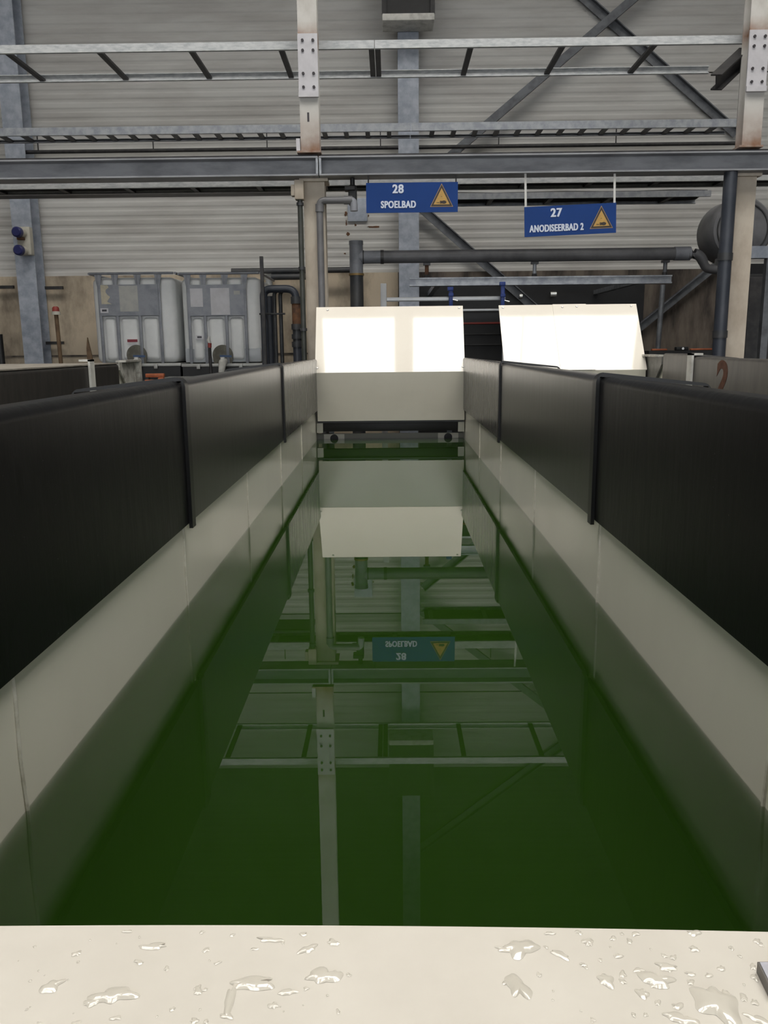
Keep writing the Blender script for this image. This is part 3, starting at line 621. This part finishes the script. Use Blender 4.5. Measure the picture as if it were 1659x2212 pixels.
# ================================================================== PIPES ROUND THE MIDDLE COLUMN
def pipe_thing(name, label, parts, cat='pipe', base=None):
    """parts: (part name, points, radius, material)"""
    allp = [Vector(p_) for q in parts for p_ in q[1]]; lo = min(allp, key=lambda v: v.z)
    t = thing(name, lo, label, cat)
    for nm, pts, r, mt in parts: MB().tube(pts, r, 16).build(nm, mt, t)
    return t
def V3(l, Y): return [P3(x, y, Y) for x, y in l]
def bend(a, c, b_, r, n=6):
    """a-c-b polyline with rounded corner"""
    a, c, b_ = Vector(a), Vector(c), Vector(b_); u = (a-c).normalized(); v = (b_-c).normalized(); p0 = c+u*r; p1 = c+v*r
    return [p0*(1-s)**2 + c*2*s*(1-s) + p1*s*s for s in [i/n for i in range(n+1)]]
Yq = 7.225
a = P3(648, 432, Yq); zlow = 0.
pipe_thing('riser_pipe', 'slim dark green pipe running down the left side of the beige column', [('tube', [a, (a.x+.0, Yq, zlow)], .022, 'pipe_green')] + [('clamp', [(a.x, Yq, P(648, y_, Yq)[1]-.012), (a.x, Yq, P(648, y_, Yq)[1]+.012)], .03, 'pvc_dark') for y_ in (441, 580, 712)])
t = thing('junction_box', tuple(P3(645, 430, Yq)), 'pale stepped junction box on the left of the beige column head', 'junction box')
x0, x1, z0, z1 = RC(637, 390, 660, 432, Yq); MB().rbox(x0, x1-.012, Yq-.04, Yq+.06, z0, z1, .006).build('box_body', 'post_low', t)
x0, x1, z0, z1 = RC(629, 400, 637, 424, Yq); MB().rbox(x0, x1, Yq-.03, Yq+.05, z0, z1, .005).build('side_box', 'post_low', t)
Yr = 7.232; c0 = P3(690, 433, Yr); c1 = P3(756, 433, Yr); c1.z = c0.z
dn = Vector((c0.x, Yr, 0.))
main = [dn] + bend(dn, c0, c1, .045) + [c1] ; el = bend(c0, c1 + Vector((.03, 0, 0)), P3(765, 455, Yr), .035) + [P3(765, 456, Yr)]
pipe_thing('drain_pipe', 'grey plastic pipe with elbow on the right side of the beige column', [('tube', main, .028, 'pvc'), ('end_elbow', el, .031, 'pvc_light'), ('socket', [c0+Vector((0, 0, -.09)), c0+Vector((0, 0, -.03))], .035, 'pvc'), ('sleeve', [c1+Vector((-.05, 0, 0)), c1+Vector((.02, 0, 0))], .034, 'pvc')])
x0, x1, z0, z1 = RC(752, 398, 770, 440, 7.2)
t = thing('valve_block', ((x0+x1)/2, 7.25, z0), 'black valve hanging under the beam left of the 28 sign', 'valve')
MB().rbox(x0, x1, 7.22, 7.32, z0, z1, .012).build('valve_body', 'black', t); MB().cyl(((x0+x1)/2, 7.27, z1), ((x0+x1)/2, 7.27, zb0-.002), .02, 12).build('stem', 'black', t); MB().rbox(x0-.03, x1-.01, 7.2, 7.3, z1-.045, z1-.01, .006).build('flange', 'black', t)
# blue-grey patch plate on the wall
x0, x1, z0, z1 = RC(751, 428, 793, 478, YW-.03)
tag(MB().rbox(x0, x1, YW-.03, YW-.006, z0, z1, .004).build('patch_plate', 'galv_blue'), 'square blue-grey patch plate on the cladding left of the 28 sign', 'plate')
rs = MB(); rr = random.Random(5)
for (px_, py_, w, h) in ((747, 462, 7, 10), (768, 486, 5, 7), (808, 490, 34, 4), (752, 505, 10, 10), (748, 482, 3, 16), (796, 466, 3, 5), (745, 548, 6, 4)):
    c = P3(px_, py_, YW-.005); k_ = 10.5/FPX
    pts = []
    for q in range(14):
        a_ = 2*PI*q/14; r_ = rr.uniform(.55, 1.1); pts.append((c.x + w*k_*.5*r_*math.cos(a_), c.z + h*k_*.5*r_*math.sin(a_)))
    rs.prism(pts, 'Y', YW-.004, YW-.0005)
tag(rs.build('rust_stains', 'rust'), 'rust stains on the cladding round the square patch plate', 'stain', kind='stuff')
# grey tee pipe with long horizontal run
Yt = 8.6
a0, a1 = P3(769, 521, Yt), P3(772, 591, Yt); a1.x = a0.x; zl_ = P(774, 680, Yt)[1]-.5
hz0 = P3(784, 554, Yt); hz1 = P3(1495, 548, Yt); hz1.z = hz0.z = P(842, 555, Yt)[1]
rp = .5*(P(842, 541, Yt)[1]-P(842, 569, Yt)[1])
rv = .5*(P(784, 560, Yt)[0]-P(755, 560, Yt)[0])
t = thing('exhaust_pipe', (a0.x, Yt, 0), 'grey plastic tee pipe with a long horizontal run towards the fan', 'pipe')
MB().tube([a0, a1], rv, 24).build('tee_body', 'pvc_light', t); MB().tube([a0+Vector((0, 0, -.035)), a0+Vector((0, 0, .002))], rv*1.06, 24).build('socket', 'pvc_light', t)
MB().tube([(a0.x, Yt, a1.z), (a0.x, Yt, a1.z-.02)], rv*1.12, 24).build('brown_collar', 'brass', t); MB().tube([(a0.x, Yt, a1.z-.02), (a0.x, Yt, .0)], rv*1.0, 24).build('lower_pipe', 'pvc_dark', t)
xe = hz1.x
MB().tube([(a0.x, Yt, hz0.z), (P(825, 555, Yt)[0], Yt, hz0.z)], rp*1.02, 24).build('tee_branch', 'pvc_light', t)
MB().tube([(P(822, 555, Yt)[0], Yt, hz0.z), (P(829, 555, Yt)[0], Yt, hz0.z)], rp*1.1, 24).build('dark_seal', 'pvc_dark', t)
MB().tube([(a0.x+rv*.98, Yt, hz0.z), (a0.x+rv*1.15, Yt, hz0.z)], rp*1.08, 24).build('dark_seal', 'pvc_dark', t)
MB().tube([(P(829, 555, Yt)[0], Yt, hz0.z), (P(1458, 550, Yt)[0], Yt, hz0.z)], rp, 24).build('long_run', 'pvc', t)
MB().tube([(P(1456, 550, Yt)[0], Yt, hz0.z), (P(1490, 550, Yt)[0], Yt, hz0.z)], rp*1.08, 24).build('coupling', 'pvc_light', t)
e0 = Vector((P(1485, 550, Yt)[0], Yt, hz0.z)); e1 = Vector((P(1512, 550, Yt)[0], Yt, hz0.z)); e2 = P3(1524, 580, Yt); e3 = P3(1560, 584, Yt)
MB().tube([e0, Vector((e0.x+.06, Yt, e0.z))] + bend(e0, e1, e2, .08) + bend(e1, e2, e3, .05) + [e3], [rp*1.1, rp*1.1] + [rp*.8]*7 + [rp*.7]*7 + [rp*.7], 18).build('end_elbow', 'pvc', t)
# channel carrying the pipe and its hangers
zc0 = P(1160, 615, 8.56)[1]; zc1 = P(1160, 597, 8.56)[1]; xa, xb_ = P(885, 606, 8.56)[0], P(1452, 602, 8.56)[0]
t = thing('support_channel', ((xa+xb_)/2, 8.8, zc0), 'grey steel channel below the long grey pipe', 'channel')
yc = 8.56
MB().prism([(yc, zc0), (yc+.10, zc0), (yc+.10, zc0+.010), (yc+.03, zc0+.010), (yc+.03, zc1-.010), (yc+.10, zc1-.010), (yc+.10, zc1), (yc, zc1), (yc, zc1-.014), (yc+.02, zc1-.014), (yc+.02, zc0+.014), (yc, zc0+.014)], 'X', xa, xb_).build('channel', 'galv', t)
for xx in (xa+.3, xb_-.25): MB().box(xx-.03, xx+.03, 8.662, 10.655, zc0+.02, zc0+.07).build('wall_arm', 'galv', t)
for x, mt, lab in ((922, 'rust', 'rusty pipe clamp under the long grey pipe, nearest the wall column'), (1155, 'galv', 'steel pipe clamp under the middle of the long grey pipe'), (1437, 'brace', 'steel pipe clamp under the right end of the long grey pipe')):
    xx = P(x, 585, Yt)[0]; zt_ = hz0.z-rp
    t = thing('pipe_clamp', (xx, 8.77, zc1), lab, 'clamp', 'clamps under the long pipe')
    MB().box(xx-.035, xx+.035, Yt-.02, Yt+.04, zt_-.022, zt_-.001).build('saddle', 'pvc_dark', t); MB().cyl((xx, 8.61, zt_-.02), (xx, 8.61, zc1+.02), .02, 10).build('leg', mt, t); MB().cyl((xx, 8.61, zc1+.001), (xx, 8.61, zc1+.03), .026, 8).build('nut', 'steel_dark', t)
a = P3(1432, 615, 8.50); b_ = P3(1420, 760, 8.50)
tag(MB().cyl(a, (a.x-.06, 8.50, 0.), .025, 12).build('drop_pipe', 'brace'), 'thin grey pipe dropping from the right end of the support channel', 'pipe')
# fan
Yf = 8.75; fc = P3(1604, 495, Yf); fr_ = P(1604, 495, Yf)[0]-P(1536, 495, Yf)[0]
t = thing('exhaust_fan', (fc.x, Yf+.2, fc.z-fr_), 'round dark grey fan casing behind the right beige column', 'fan')
MB().tube([(fc.x, Yf, fc.z), (fc.x, Yf+.04, fc.z), (fc.x, Yf+.4, fc.z), (fc.x, Yf+.44, fc.z)], [fr_*.92, fr_, fr_, fr_*.92], 40).build('casing', 'pvc', t)
MB().tube([(fc.x, Yf+.2, fc.z-fr_*.6), (fc.x-.05, Yf+.2, fc.z-fr_*1.25)], [.16, .14], 20).build('inlet', 'pvc', t)
for k_ in range(3):
    MB().tube([(fc.x+fr_*.8*math.cos(q*PI/16), Yf-.006, fc.z+fr_*.8*math.sin(q*PI/16)) for q in range(33)], .008, 6).build('rim_ring', 'pvc_dark', t) if k_ == 0 else None
MB().box(fc.x-.05, fc.x+.4, Yf+.05, Yf+.4, 0, fc.z-fr_*1.05).build('pedestal', 'black', t)
Yv = 7.2; a = P3(1582, 385, Yv); r = .5*(P(1590, 600, Yv)[0]-P(1562, 600, Yv)[0])
pipe_thing('duct_pipe', 'thick blue-black vertical pipe left of the right beige column', [('tube', [(a.x-.015, Yv, 0), (a.x-.015, Yv, zb0-.003)], r, 'pvc_blue')] + [('collar', [(a.x-.015, Yv, P(1575, y_, Yv)[1]-.03), (a.x-.015, Yv, P(1575, y_, Yv)[1]+.03)], r*1.12, 'pvc_dark') for y_ in (555, 722)])
# steelwork at the right border
x0, x1, z0, z1 = RC(1622, 531, 1700, 557, 7.5)
t = thing('side_frame', ((x0+x1)/2, 7.5, 0), 'grey steel frame with crossbar right of the right beige column', 'frame')
MB().box(x0, x1, 7.5, 7.6, z0, z1).build('crossbar', 'galv_blue', t); xx = P(1650, 680, 7.5)[0]; MB().box(xx, xx+.06, 7.52, 7.58, 0, z0).build('upright', 'brace', t)
x0, x1, z0, z1 = RC(1636, 590, 1760, 760, 7.9)
t = thing('control_cabinet', ((x0+x1)/2, 8.1, 0), 'dark cabinet in the shade behind the right beige column', 'cabinet')
MB().rbox(x0-.1, x1, 7.95, 8.5, 0, z1, .01).build('cabinet_body', 'black', t); MB().rbox(x0-.08, x1-.02, 7.925, 7.9495, .1, z1-.03, .006).build('door', 'steel_dark', t)
# ================================================================== ALU FRAME, BLACK PANELS between the white boards
Ya = 7.9
x0, x1, z0, z1 = RC(822, 612, 835, 665, Ya)
t = thing('aluminium_frame', ((x0+x1)/2, Ya, 0), 'aluminium rail frame with blue clamps behind the white end boards', 'frame')
MB().rbox(x0, x1, Ya, Ya+.05, 0.0, z1, .004).build('upright', 'alu', t)
zr0, zr1 = P(960, 650, Ya)[1], P(960, 641, Ya)[1]; xr = P(1092, 645, Ya)[0]
MB().rbox(x1+.001, xr, Ya+.005, Ya+.045, zr0, zr1, .003).build('upper_rail', 'alu', t)
zr0, zr1 = P(1040, 672, Ya)[1], P(1040, 667, Ya)[1]; MB().rbox(x1+.001, xr, Ya+.005, Ya+.045, zr0, zr1, .003).build('lower_rail', 'alu', t)
MB().rbox(xr-.02, xr+.03, Ya, Ya+.05, 0, zr1, .004).build('far_upright', 'alu', t)
for x, ya, yb_ in ((974, 621, 662), (1086, 610, 664)):
    xx0, xx1, zz0, zz1 = RC(x-4, ya, x+4, yb_, Ya-.03)
    k_ = MB().rbox(xx0, xx1, Ya-.045, Ya+.005-.0005, zz0, zz1, .005).build('blue_clamp', 'blue', t)
    MB().rbox(xx0-.015, xx1+.004, Ya-.055, Ya-.01, zz1-.03, zz1+.004, .004).build('jaw', 'blue', k_); MB().cyl((xx1+.001, Ya-.03, zz0+.06), (xx1+.045, Ya-.03, zz0+.05), .008, 8).build('screw', 'chrome', k_); MB().rbox(xx0-.006, xx1+.006, Ya-.052, Ya-.03, zz0+.09, zz0+.12, .004).build('grip', 'blue', k_)
x0, x1 = P(905, 660, 8.0)[0], P(1105, 660, 8.0)[0]
t = thing('black_rack', ((x0+x1)/2, 8.1, 0), 'black panelled rack with a red bar, seen between the two white boards', 'rack')
zt_ = P(1000, 668, 8.0)[1]
MB().box(x0, x1, 8.02, 8.3, 0, zt_-.0).build('rack_body', 'black', t)
zz = P(1040, 698, 8.0)[1]; MB().rbox(x0, x1, 7.985, 8.0195, zz-.009, zz+.009, .003).build('red_bar', 'red', t)
for y_ in (722, 745): MB().rbox(x0, x1, 7.99, 8.0195, P(1040, y_, 8.)[1]-.006, P(1040, y_, 8.)[1]+.006, .003).build('shelf_edge', 'steel_dark', t)
zt2 = P(1000, 655, 8.8)[1]
tag(MB().box(P(905, 630, 10.66)[0], P(1392, 630, 10.66)[0], 10.66, 10.70, 0, P(1150, 612, 10.66)[1]).build('dark_screen', 'black'), 'black screen against the wall below the support channel', 'panel')
for x, y_, r, q, lab in ((1125, 640, .032, .018, 'bright chrome pipe end left, above the three-sheet white board'), (1195, 636, .036, .036, 'bright chrome pipe end right, above the three-sheet white board')):
    c = P3(x, y_, 10.5); t = thing('pipe_stub', (c.x, 10.5, c.z-r), lab, 'pipe end', 'chrome pipe ends')
    MB().tube([(c.x-q, 10.5, c.z), (c.x+q, 10.5, c.z)], r, 18).build('sleeve', 'chrome', t); MB().cyl((c.x, 10.52, c.z), (c.x, 10.659, c.z), .012, 10).build('rod', 'black', t)
# ================================================================== LEFT BACKGROUND
# sockets on the left column
x0, x1, z0, z1 = RC(38, 490, 67, 551, YC-.08)
t = thing('power_socket_box', ((x0+x1)/2, YC-.08, z0), 'cream wall socket box with two round blue caps on the left column', 'socket')
MB().rbox(x0, x1, YC-.1, YC-.0005, z0, z1, .012).build('housing', 'cream', t)
for px_, py_ in ((40, 502), (43.5, 541)):
    c = P3(px_, py_, YC-.17); n_ = MB().tube([(c.x+.03, YC-.1005, c.z), (c.x, YC-.17, c.z)], [.05, .06], 18).build('socket_collar', 'cream', t)
    MB().tube([(c.x, YC-.1702, c.z), (c.x-.004, YC-.22, c.z), (c.x-.004, YC-.235, c.z)], [.062, .06, .045], 20).build('blue_cap', 'cap_blue', n_)
c = P3(44, 513, YC-.12); MB().rbox(c.x-.03, c.x+.05, YC-.16, YC-.1005, c.z-.03, c.z-.0, .006).build('rusty_latch', 'rust', t)
# beacon pole
Yb = 9.3; a = P3(121, 676, Yb); zz = P(121, 662, Yb)[1]
t = thing('beacon_pole', (a.x, Yb, 0), 'thin pole topped with a red beacon, right of the left column', 'beacon')
MB().tube([(a.x+.03, Yb, 0), (a.x, Yb, a.z-.02)], .022, 12).build('pole', 'timber', t); MB().tube([(a.x, Yb, a.z-.02), (a.x, Yb, a.z+.016)], [.05, .042], 16).build('lamp_base', 'cream', t); MB().tube([(a.x, Yb, a.z+.016), (a.x, Yb, zz-.015), (a.x, Yb, zz)], [.038, .036, .022], 16).build('red_lamp', 'red', t)
Yk = 9.35; a = P3(187, 729, Yk); z0 = P(190, 790, Yk)[1]-.2
t = MB(); k_ = 9.2/FPX; t.prism([(a.x-.03, 0), (a.x+.055, 0), (a.x+.04, a.z-.2), (a.x+.005, a.z), (a.x-.012, a.z-.12)], 'Y', Yk, Yk+.03)
tag(t.build('timber_stake', 'timber'), 'pointed timber stake standing left of the white container', 'stake')
# IBC containers
def make_ibc(px0, px1, Yf, label, liquid, papers):
    z0 = P((px0+px1)/2, 785, Yf)[1]; z1 = P((px0+px1)/2, 592, Yf)[1]; x0 = P(px0, 680, Yf)[0]; x1 = P(px1, 680, Yf)[0]
    W, H = x1-x0, z1-z0; t = thing('bulk_container', ((x0+x1)/2, Yf+.55, z0-.17), label, 'container', 'bulk liquid containers')
    bt = MB(); bt.rbox(x0+.02, x1-.02, Yf+.035, Yf+1.1, z0+.005, z1-.03, .07, 5)
    bars = [.115, .305, .565, .80]; fx = lambda f_: x0+W*f_
    for i in range(3): bt.rbox(fx(bars[i])+.022, fx(bars[i+1])-.022, Yf+.012, Yf+.12, z0+.03, z0+H*.53, .05, 5); bt.rbox(fx(bars[i])+.022, fx(bars[i+1])-.022, Yf+.012, Yf+.12, z0+H*.56, z1-.05, .05, 5)
    bt.build('bottle', 'ibc', t)
    if liquid: MB().rbox(x0+.03, x1-.03, Yf+.0335, Yf+.06, z0+.012, z0+.17, .012).build('liquid_band', 'ibc_liquid', t)
    for f_ in bars:
        v = MB(); v.rbox(fx(f_)-.017, fx(f_)+.017, Yf-.005, Yf+.011, z0, z1-.0, .005); v.prism([(fx(f_)-.017, z1-.13), (fx(f_)+.017, z1-.13), (fx(f_)+.04, z1-.005), (fx(f_)-.04, z1-.005)], 'Y', Yf-.003, Yf+.008); v.build('cage_upright', 'ibc_cage', t)
    rl_ = MB(); 
    pts = [(x0, Yf+.0, z1), (x1, Yf+.0, z1)]; rl_.tube([(x0+.02, Yf+.002, z1+.008), (x1-.02, Yf+.002, z1+.008)], .014, 10); rl_.tube([(x0+.005, Yf+.02, z1+.008), (x0+.005, Yf+1.1, z1+.008)], .014, 10); rl_.tube([(x1-.005, Yf+.02, z1+.008), (x1-.005, Yf+1.1, z1+.008)], .014, 10)
    rl_.build('top_rail', 'ibc_cage', t)
    MB().rbox(fx(.115), fx(.80), Yf-.004, Yf+.006, z0+H*.535, z0+H*.555, .003).build('mid_rail', 'ibc_cage', t)
    pl = MB().box(fx(.125), fx(.795), Yf-.010, Yf-.0055, z0+H*.54, z0+H*.885).build('sign_plate', 'ibc_cage', t)
    for nm, (a_, b_, c_, d_), mt in papers:
        X0, X1, Z0, Z1 = RC(a_, b_, c_, d_, Yf-.012)
        if nm == 'torn':
            rr_ = random.Random(2); e = [(X1-.02*rr_.random()*2 - (.02 if k2 in (2, 5, 6) else 0), Z0+(Z1-Z0)*k2/8) for k2 in range(9)]
            MB().prism([(X0, Z1), (X0, Z0), (X1+.01, Z0)] + e[1:], 'Y', Yf-.0125, Yf-.0105).build('torn_paper', mt, pl)
        else:
            q = MB().box(X0, X1, Yf-.0125, Yf-.0105, Z0, Z1).build(nm, mt, pl)
            if nm == 'small_label':
                w_ = X1-X0; MB().box(X0+w_*.2, X1-w_*.2, Yf-.0135, Yf-.0127, Z0+(Z1-Z0)*.3, Z0+(Z1-Z0)*.75).build('print', 'ink', q)
    # dark valve recess and valve
    cx = fx(.50); MB().prism([(cx+.115*math.cos(PI*q/14), z0+.09+.115*math.sin(PI*q/14)) for q in range(15)] + [(cx-.10, z0+.0), (cx+.10, z0+.0)], 'Y', Yf+.0, Yf+.0118).build('valve_recess', 'murk', t)
    vx = cx+.01; zv = z0+.02
    vb = MB(); vb.tube([(vx, Yf-.0, zv+.0), (vx, Yf-.07, zv-.01), (vx, Yf-.11, zv-.05), (vx-.01, Yf-.12, zv-.12)], [.045, .045, .04, .034], 14); vb.tube([(vx, Yf-.055, zv+.0), (vx, Yf-.055, zv+.05)], .026, 12)
    vv = vb.build('valve', 'white', t)
    MB().bar((vx-.03, Yf-.06, zv+.062), (vx+.10, Yf-.055, zv+.058), .022, .016).build('lever', 'valve_blue', vv); MB().tube([(vx-.011, Yf-.12, zv-.121), (vx-.011, Yf-.12, zv-.165)], .036, 14).build('cap', 'black', vv)
    # base
    MB().rbox(x0-.01, x1+.01, Yf-.012, Yf+1.12, z0-.035, z0-.0005, .006).build('base_rail', 'ibc_rail', t)
    for f_ in (.2, .72): MB().rbox(fx(f_)-.02, fx(f_)+.02, Yf-.03, Yf-.0125, z0-.06, z0-.005, .004).build('clip', 'ibc_rail', t)
    MB().box(x0, x1, Yf+.0, Yf+1.11, z0-.17, z0-.0355).build('pallet', 'black', t)
    return t, x0, x1, z0, z1
tA, ax0, ax1, az0, az1 = make_ibc(196, 383, 9.45, 'left white bulk container in a grey cage, with torn labels', False, [('torn', (218, 616, 238, 657), 'paper_old'), ('paper_sheet', (258, 617, 298, 673), 'paper_grey'), ('small_label', (217, 666, 234, 676), 'paper'), ('red_label', (275, 733, 297, 739), 'maroon')])
tB, bx0, bx1, bz0, bz1 = make_ibc(388, 566, 9.45, 'right white bulk container in a grey cage, with two white sheets', True, [('framed_sheet', (411, 623, 438, 663), 'paper'), ('paper_sheet', (455, 622, 496, 680), 'paper'), ('small_label', (423, 724, 439, 733), 'paper'), ('sticker', (505, 628, 518, 636), 'paper_grey')])
for q, (x0, x1, lab) in enumerate(((ax0, ax1, 'black plinth under the left white bulk container'), (bx0, bx1, 'black plinth under the right white bulk container'))):
    t = thing('spill_bund', ((x0+x1)/2, 10, 0), lab, 'plinth', 'plinths under the containers')
    MB().box(x0-.0, x1+.0, 9.42, 10.60, 0, az0-.25).build('bund_body', 'black', t); MB().rbox(x0-.01, x1+.0, 9.38, 10.62, az0-.249, az0-.172, .008).build('bund_rim', 'black', t)
# white capped standing pipe behind
c = P3(581, 599, 10.62); r = .05
t = thing('capped_pipe', (c.x, 10.62, 0), 'white-capped standing pipe behind the right bulk container', 'pipe')
MB().tube([(c.x, 10.62, 0), (c.x, 10.62, c.z-.03)], r*.85, 20).build('body', 'ibc', t); MB().tube([(c.x, 10.62, c.z-.03), (c.x, 10.62, c.z+.02), (c.x, 10.62, c.z+.045)], [r*1.25, r*1.25, r], 20).build('cap', 'white', t)
# red and white topped pole before the right container
Yh = 9.0; a = P3(452, 726, Yh); b_ = P3(453, 741, Yh); c_ = P3(453, 751, Yh)
t = thing('marker_pole', (a.x, Yh, 0), 'dark pole with red and white tip in front of the right container', 'pole')
MB().tube([(c_.x+.01, Yh, 0), (c_.x, Yh, c_.z)], .016, 10).build('pole', 'steel_dark', t); MB().tube([(c_.x, Yh, c_.z), (b_.x, Yh, b_.z)], .02, 10).build('red_band', 'red', t); MB().tube([(b_.x, Yh, b_.z), (b_.x-.012, Yh, b_.z+.03), (a.x, Yh, a.z)], [.017, .02, .010], 10).build('white_tip', 'white', t)
# bent pipes
Yz = 8.55; zl_ = .0
a = P3(570, 660, Yz); tp = P(600, 624, Yz)[1]; xr = P(640, 660, Yz)[0]; zr = P(640, 655, Yz)[1]
big = [Vector((a.x, Yz, zl_))] + bend((a.x, Yz, 1), (a.x, Yz, tp), (xr, Yz, tp), .08) + bend((a.x, Yz, tp), (xr, Yz, tp), (xr, Yz, 1), .10) + [Vector((xr, Yz, zr))]
t = thing('bend_pipe', (a.x, Yz, 0), 'thick black pipe with a U-bend and flanged rusty leg left of the beige column', 'pipe')
MB().tube(big, .038, 16).build('tube', 'pvc_blue', t)
for y0_, y1_, r, mt, nm in ((641, 656, .054, 'pvc_dark', 'coupling'), (656, 700, .045, 'rust', 'rusty_leg'), (700, 712, .056, 'pvc_dark', 'flange'), (712, 722, .044, 'pvc_dark', 'neck'), (722, 732, .056, 'pvc_dark', 'flange'), (732, 738, .044, 'pvc_dark', 'neck'), (738, 750, .056, 'pvc_dark', 'flange')):
    MB().tube([(xr, Yz, P(640, y0_, Yz)[1]), (xr, Yz, P(640, y1_, Yz)[1])], r, 16).build(nm, mt, t)
MB().tube([(xr, Yz, P(640, 750, Yz)[1]), (xr, Yz, 0)], .046, 16).build('foot_leg', 'pvc_blue', t)
for xp, yo, lab in ((593, .10, 'slim black pipe bending right, first beside the thick U-bend pipe'), (606, .16, 'slim black pipe bending right, second beside the thick U-bend pipe')):
    Y_ = Yz+yo; a = P3(xp, 660, Y_); tp2 = P(xp, 627, Y_)[1]-.0; xr2 = P(632, 640, Y_)[0]
    pts = [Vector((a.x, Y_, 0))] + bend((a.x, Y_, 1), (a.x, Y_, tp2), (xr2, Y_, tp2), .06) + [Vector((xr2, Y_, tp2))]
    tag(MB().tube(pts, .02, 12).build('slim_pipe', 'pvc_dark'), lab, 'pipe')
a = P3(584, 640, Yz+.3); tag(MB().cyl((a.x-.01, Yz+.3, 0), (a.x-.01, Yz+.3, a.z), .045, 14).build('stand_pipe', 'pvc_blue'), 'thick blue-black standing pipe behind the U-bend pipe', 'pipe')
x0, x1, z0, z1 = RC(560, 676, 616, 680, Yz-.05)
tag(MB().rbox(x0, x1, Yz-.055, Yz-.041, z0, z1, .003).build('pipe_tie_bar', 'black'), 'black tie bar clamped across the bent pipes', 'bar')
a = P3(564.5, 554, 8.4); b_ = P3(568, 640, 8.4)
tag(MB().box(a.x-.016, a.x+.016, 8.38, 8.42, 0, a.z).build('square_post', 'steel_dark'), 'dark square tube standing up beside the right bulk container', 'post')
a = P3(-2, 722, 9.0); tag(MB().cyl((a.x, 9., 0), (a.x, 9., a.z), .035, 12).build('black_pipe', 'black'), 'short black pipe at the left border in front of the concrete wall', 'pipe')
# orange bracket and grey plank beyond the left tank
Yo = 7.7; x0, x1, z0, z1 = RC(314, 807, 354, 830, Yo)
t = thing('pallet_truck_frame', ((x0+x1)/2, Yo, 0), 'orange steel frame low behind the left tank', 'steel frame')
q = MB(); q.rbox(x0, x1, Yo, Yo+.05, z1-.035, z1, .006); q.rbox(x1-.05, x1, Yo-.02, Yo+.03, z0-.4, z1-.036, .006); q.rbox(x0, x1-.06, Yo-.03, Yo+.02, z1-.085, z1-.055, .005); q.build('frame', 'orange', t)
MB().box(x1-.045, x1-.005, Yo-.015, Yo+.025, 0, z0-.4).build('leg', 'orange', t); MB().box(x0+.0, x0+.03, Yo, Yo+.05, 0, z1-.036).build('leg', 'steel_dark', t)
x0, x1, z0, z1 = RC(352, 815, 412, 824, 7.9)
t = thing('plank', ((x0+x1)/2, 8., 0), 'grey plank on trestles beyond the left tank', 'plank')
MB().box(x0, x1, 7.9, 8.15, z0, z1).build('board', 'grey_plank', t)
for xx in (x0+.03, x1-.07): MB().box(xx, xx+.04, 7.95, 8.1, 0, z0).build('trestle_leg', 'steel_dark', t)
# dark bench with orange tools on the right
Yw = 8.2; x0, x1, z0, z1 = RC(1402, 757, 1562, 764, Yw)
t = thing('work_bench', ((x0+x1)/2, Yw+.2, 0), 'low dark bench right of the three-sheet white board', 'bench')
MB().box(x0, x1, Yw, Yw+.4, z0-.05, z1).build('bench_top', 'black', t)
for xx in (x0+.02, x1-.07): MB().box(xx, xx+.05, Yw+.05, Yw+.35, 0, z0-.05).build('leg', 'steel_dark', t)
for xa, xb_, lab, nm in ((1408, 1441, 'short orange strap lying on the left of the dark bench', 'orange_strap'), (1492, 1545, 'long rust-orange bar lying on the right of the dark bench', 'orange_bar')):
    q0, q1, _, _ = RC(xa, 752, xb_, 757, Yw+.05); tag(MB().rbox(q0, q1, Yw+.04, Yw+.09, z1+.0003, z1+.018, .005).build(nm, 'orange'), lab, 'strap' if xa < 1450 else 'bar')
q0, q1, _, _ = RC(1460, 748, 1486, 757, Yw+.05)
t = thing('hand_clamp', ((q0+q1)/2, Yw+.06, z1), 'small black clamp lying between the orange pieces on the bench', 'clamp')
MB().rbox(q0, q1, Yw+.03, Yw+.1, z1+.0005, z1+.035, .008).build('body', 'black', t); MB().cyl((q0+.06, Yw+.029, z1+.018), (q0+.06, Yw+.02, z1+.018), .012, 10).build('knob', 'chrome', t)
# ================================================================== render look
W = bpy.data.worlds.new('world'); bpy.context.scene.world = W; W.use_nodes = True
W.node_tree.nodes['Background'].inputs['Color'].default_value = (.02, .02, .022, 1)
sc = bpy.context.scene
sc.view_settings.view_transform = 'Standard'; sc.view_settings.look = 'None'; sc.view_settings.exposure = 0.0; sc.view_settings.gamma = 1; sc.view_settings.use_curve_mapping = False
try:
    sc.cycles.use_denoising = True; sc.cycles.volume_bounces = 2; sc.cycles.diffuse_bounces = 5; sc.cycles.max_bounces = 12; sc.cycles.transparent_max_bounces = 12
    sc.cycles.sample_clamp_indirect = 6; sc.cycles.caustics_reflective = False; sc.cycles.caustics_refractive = False
except Exception: pass
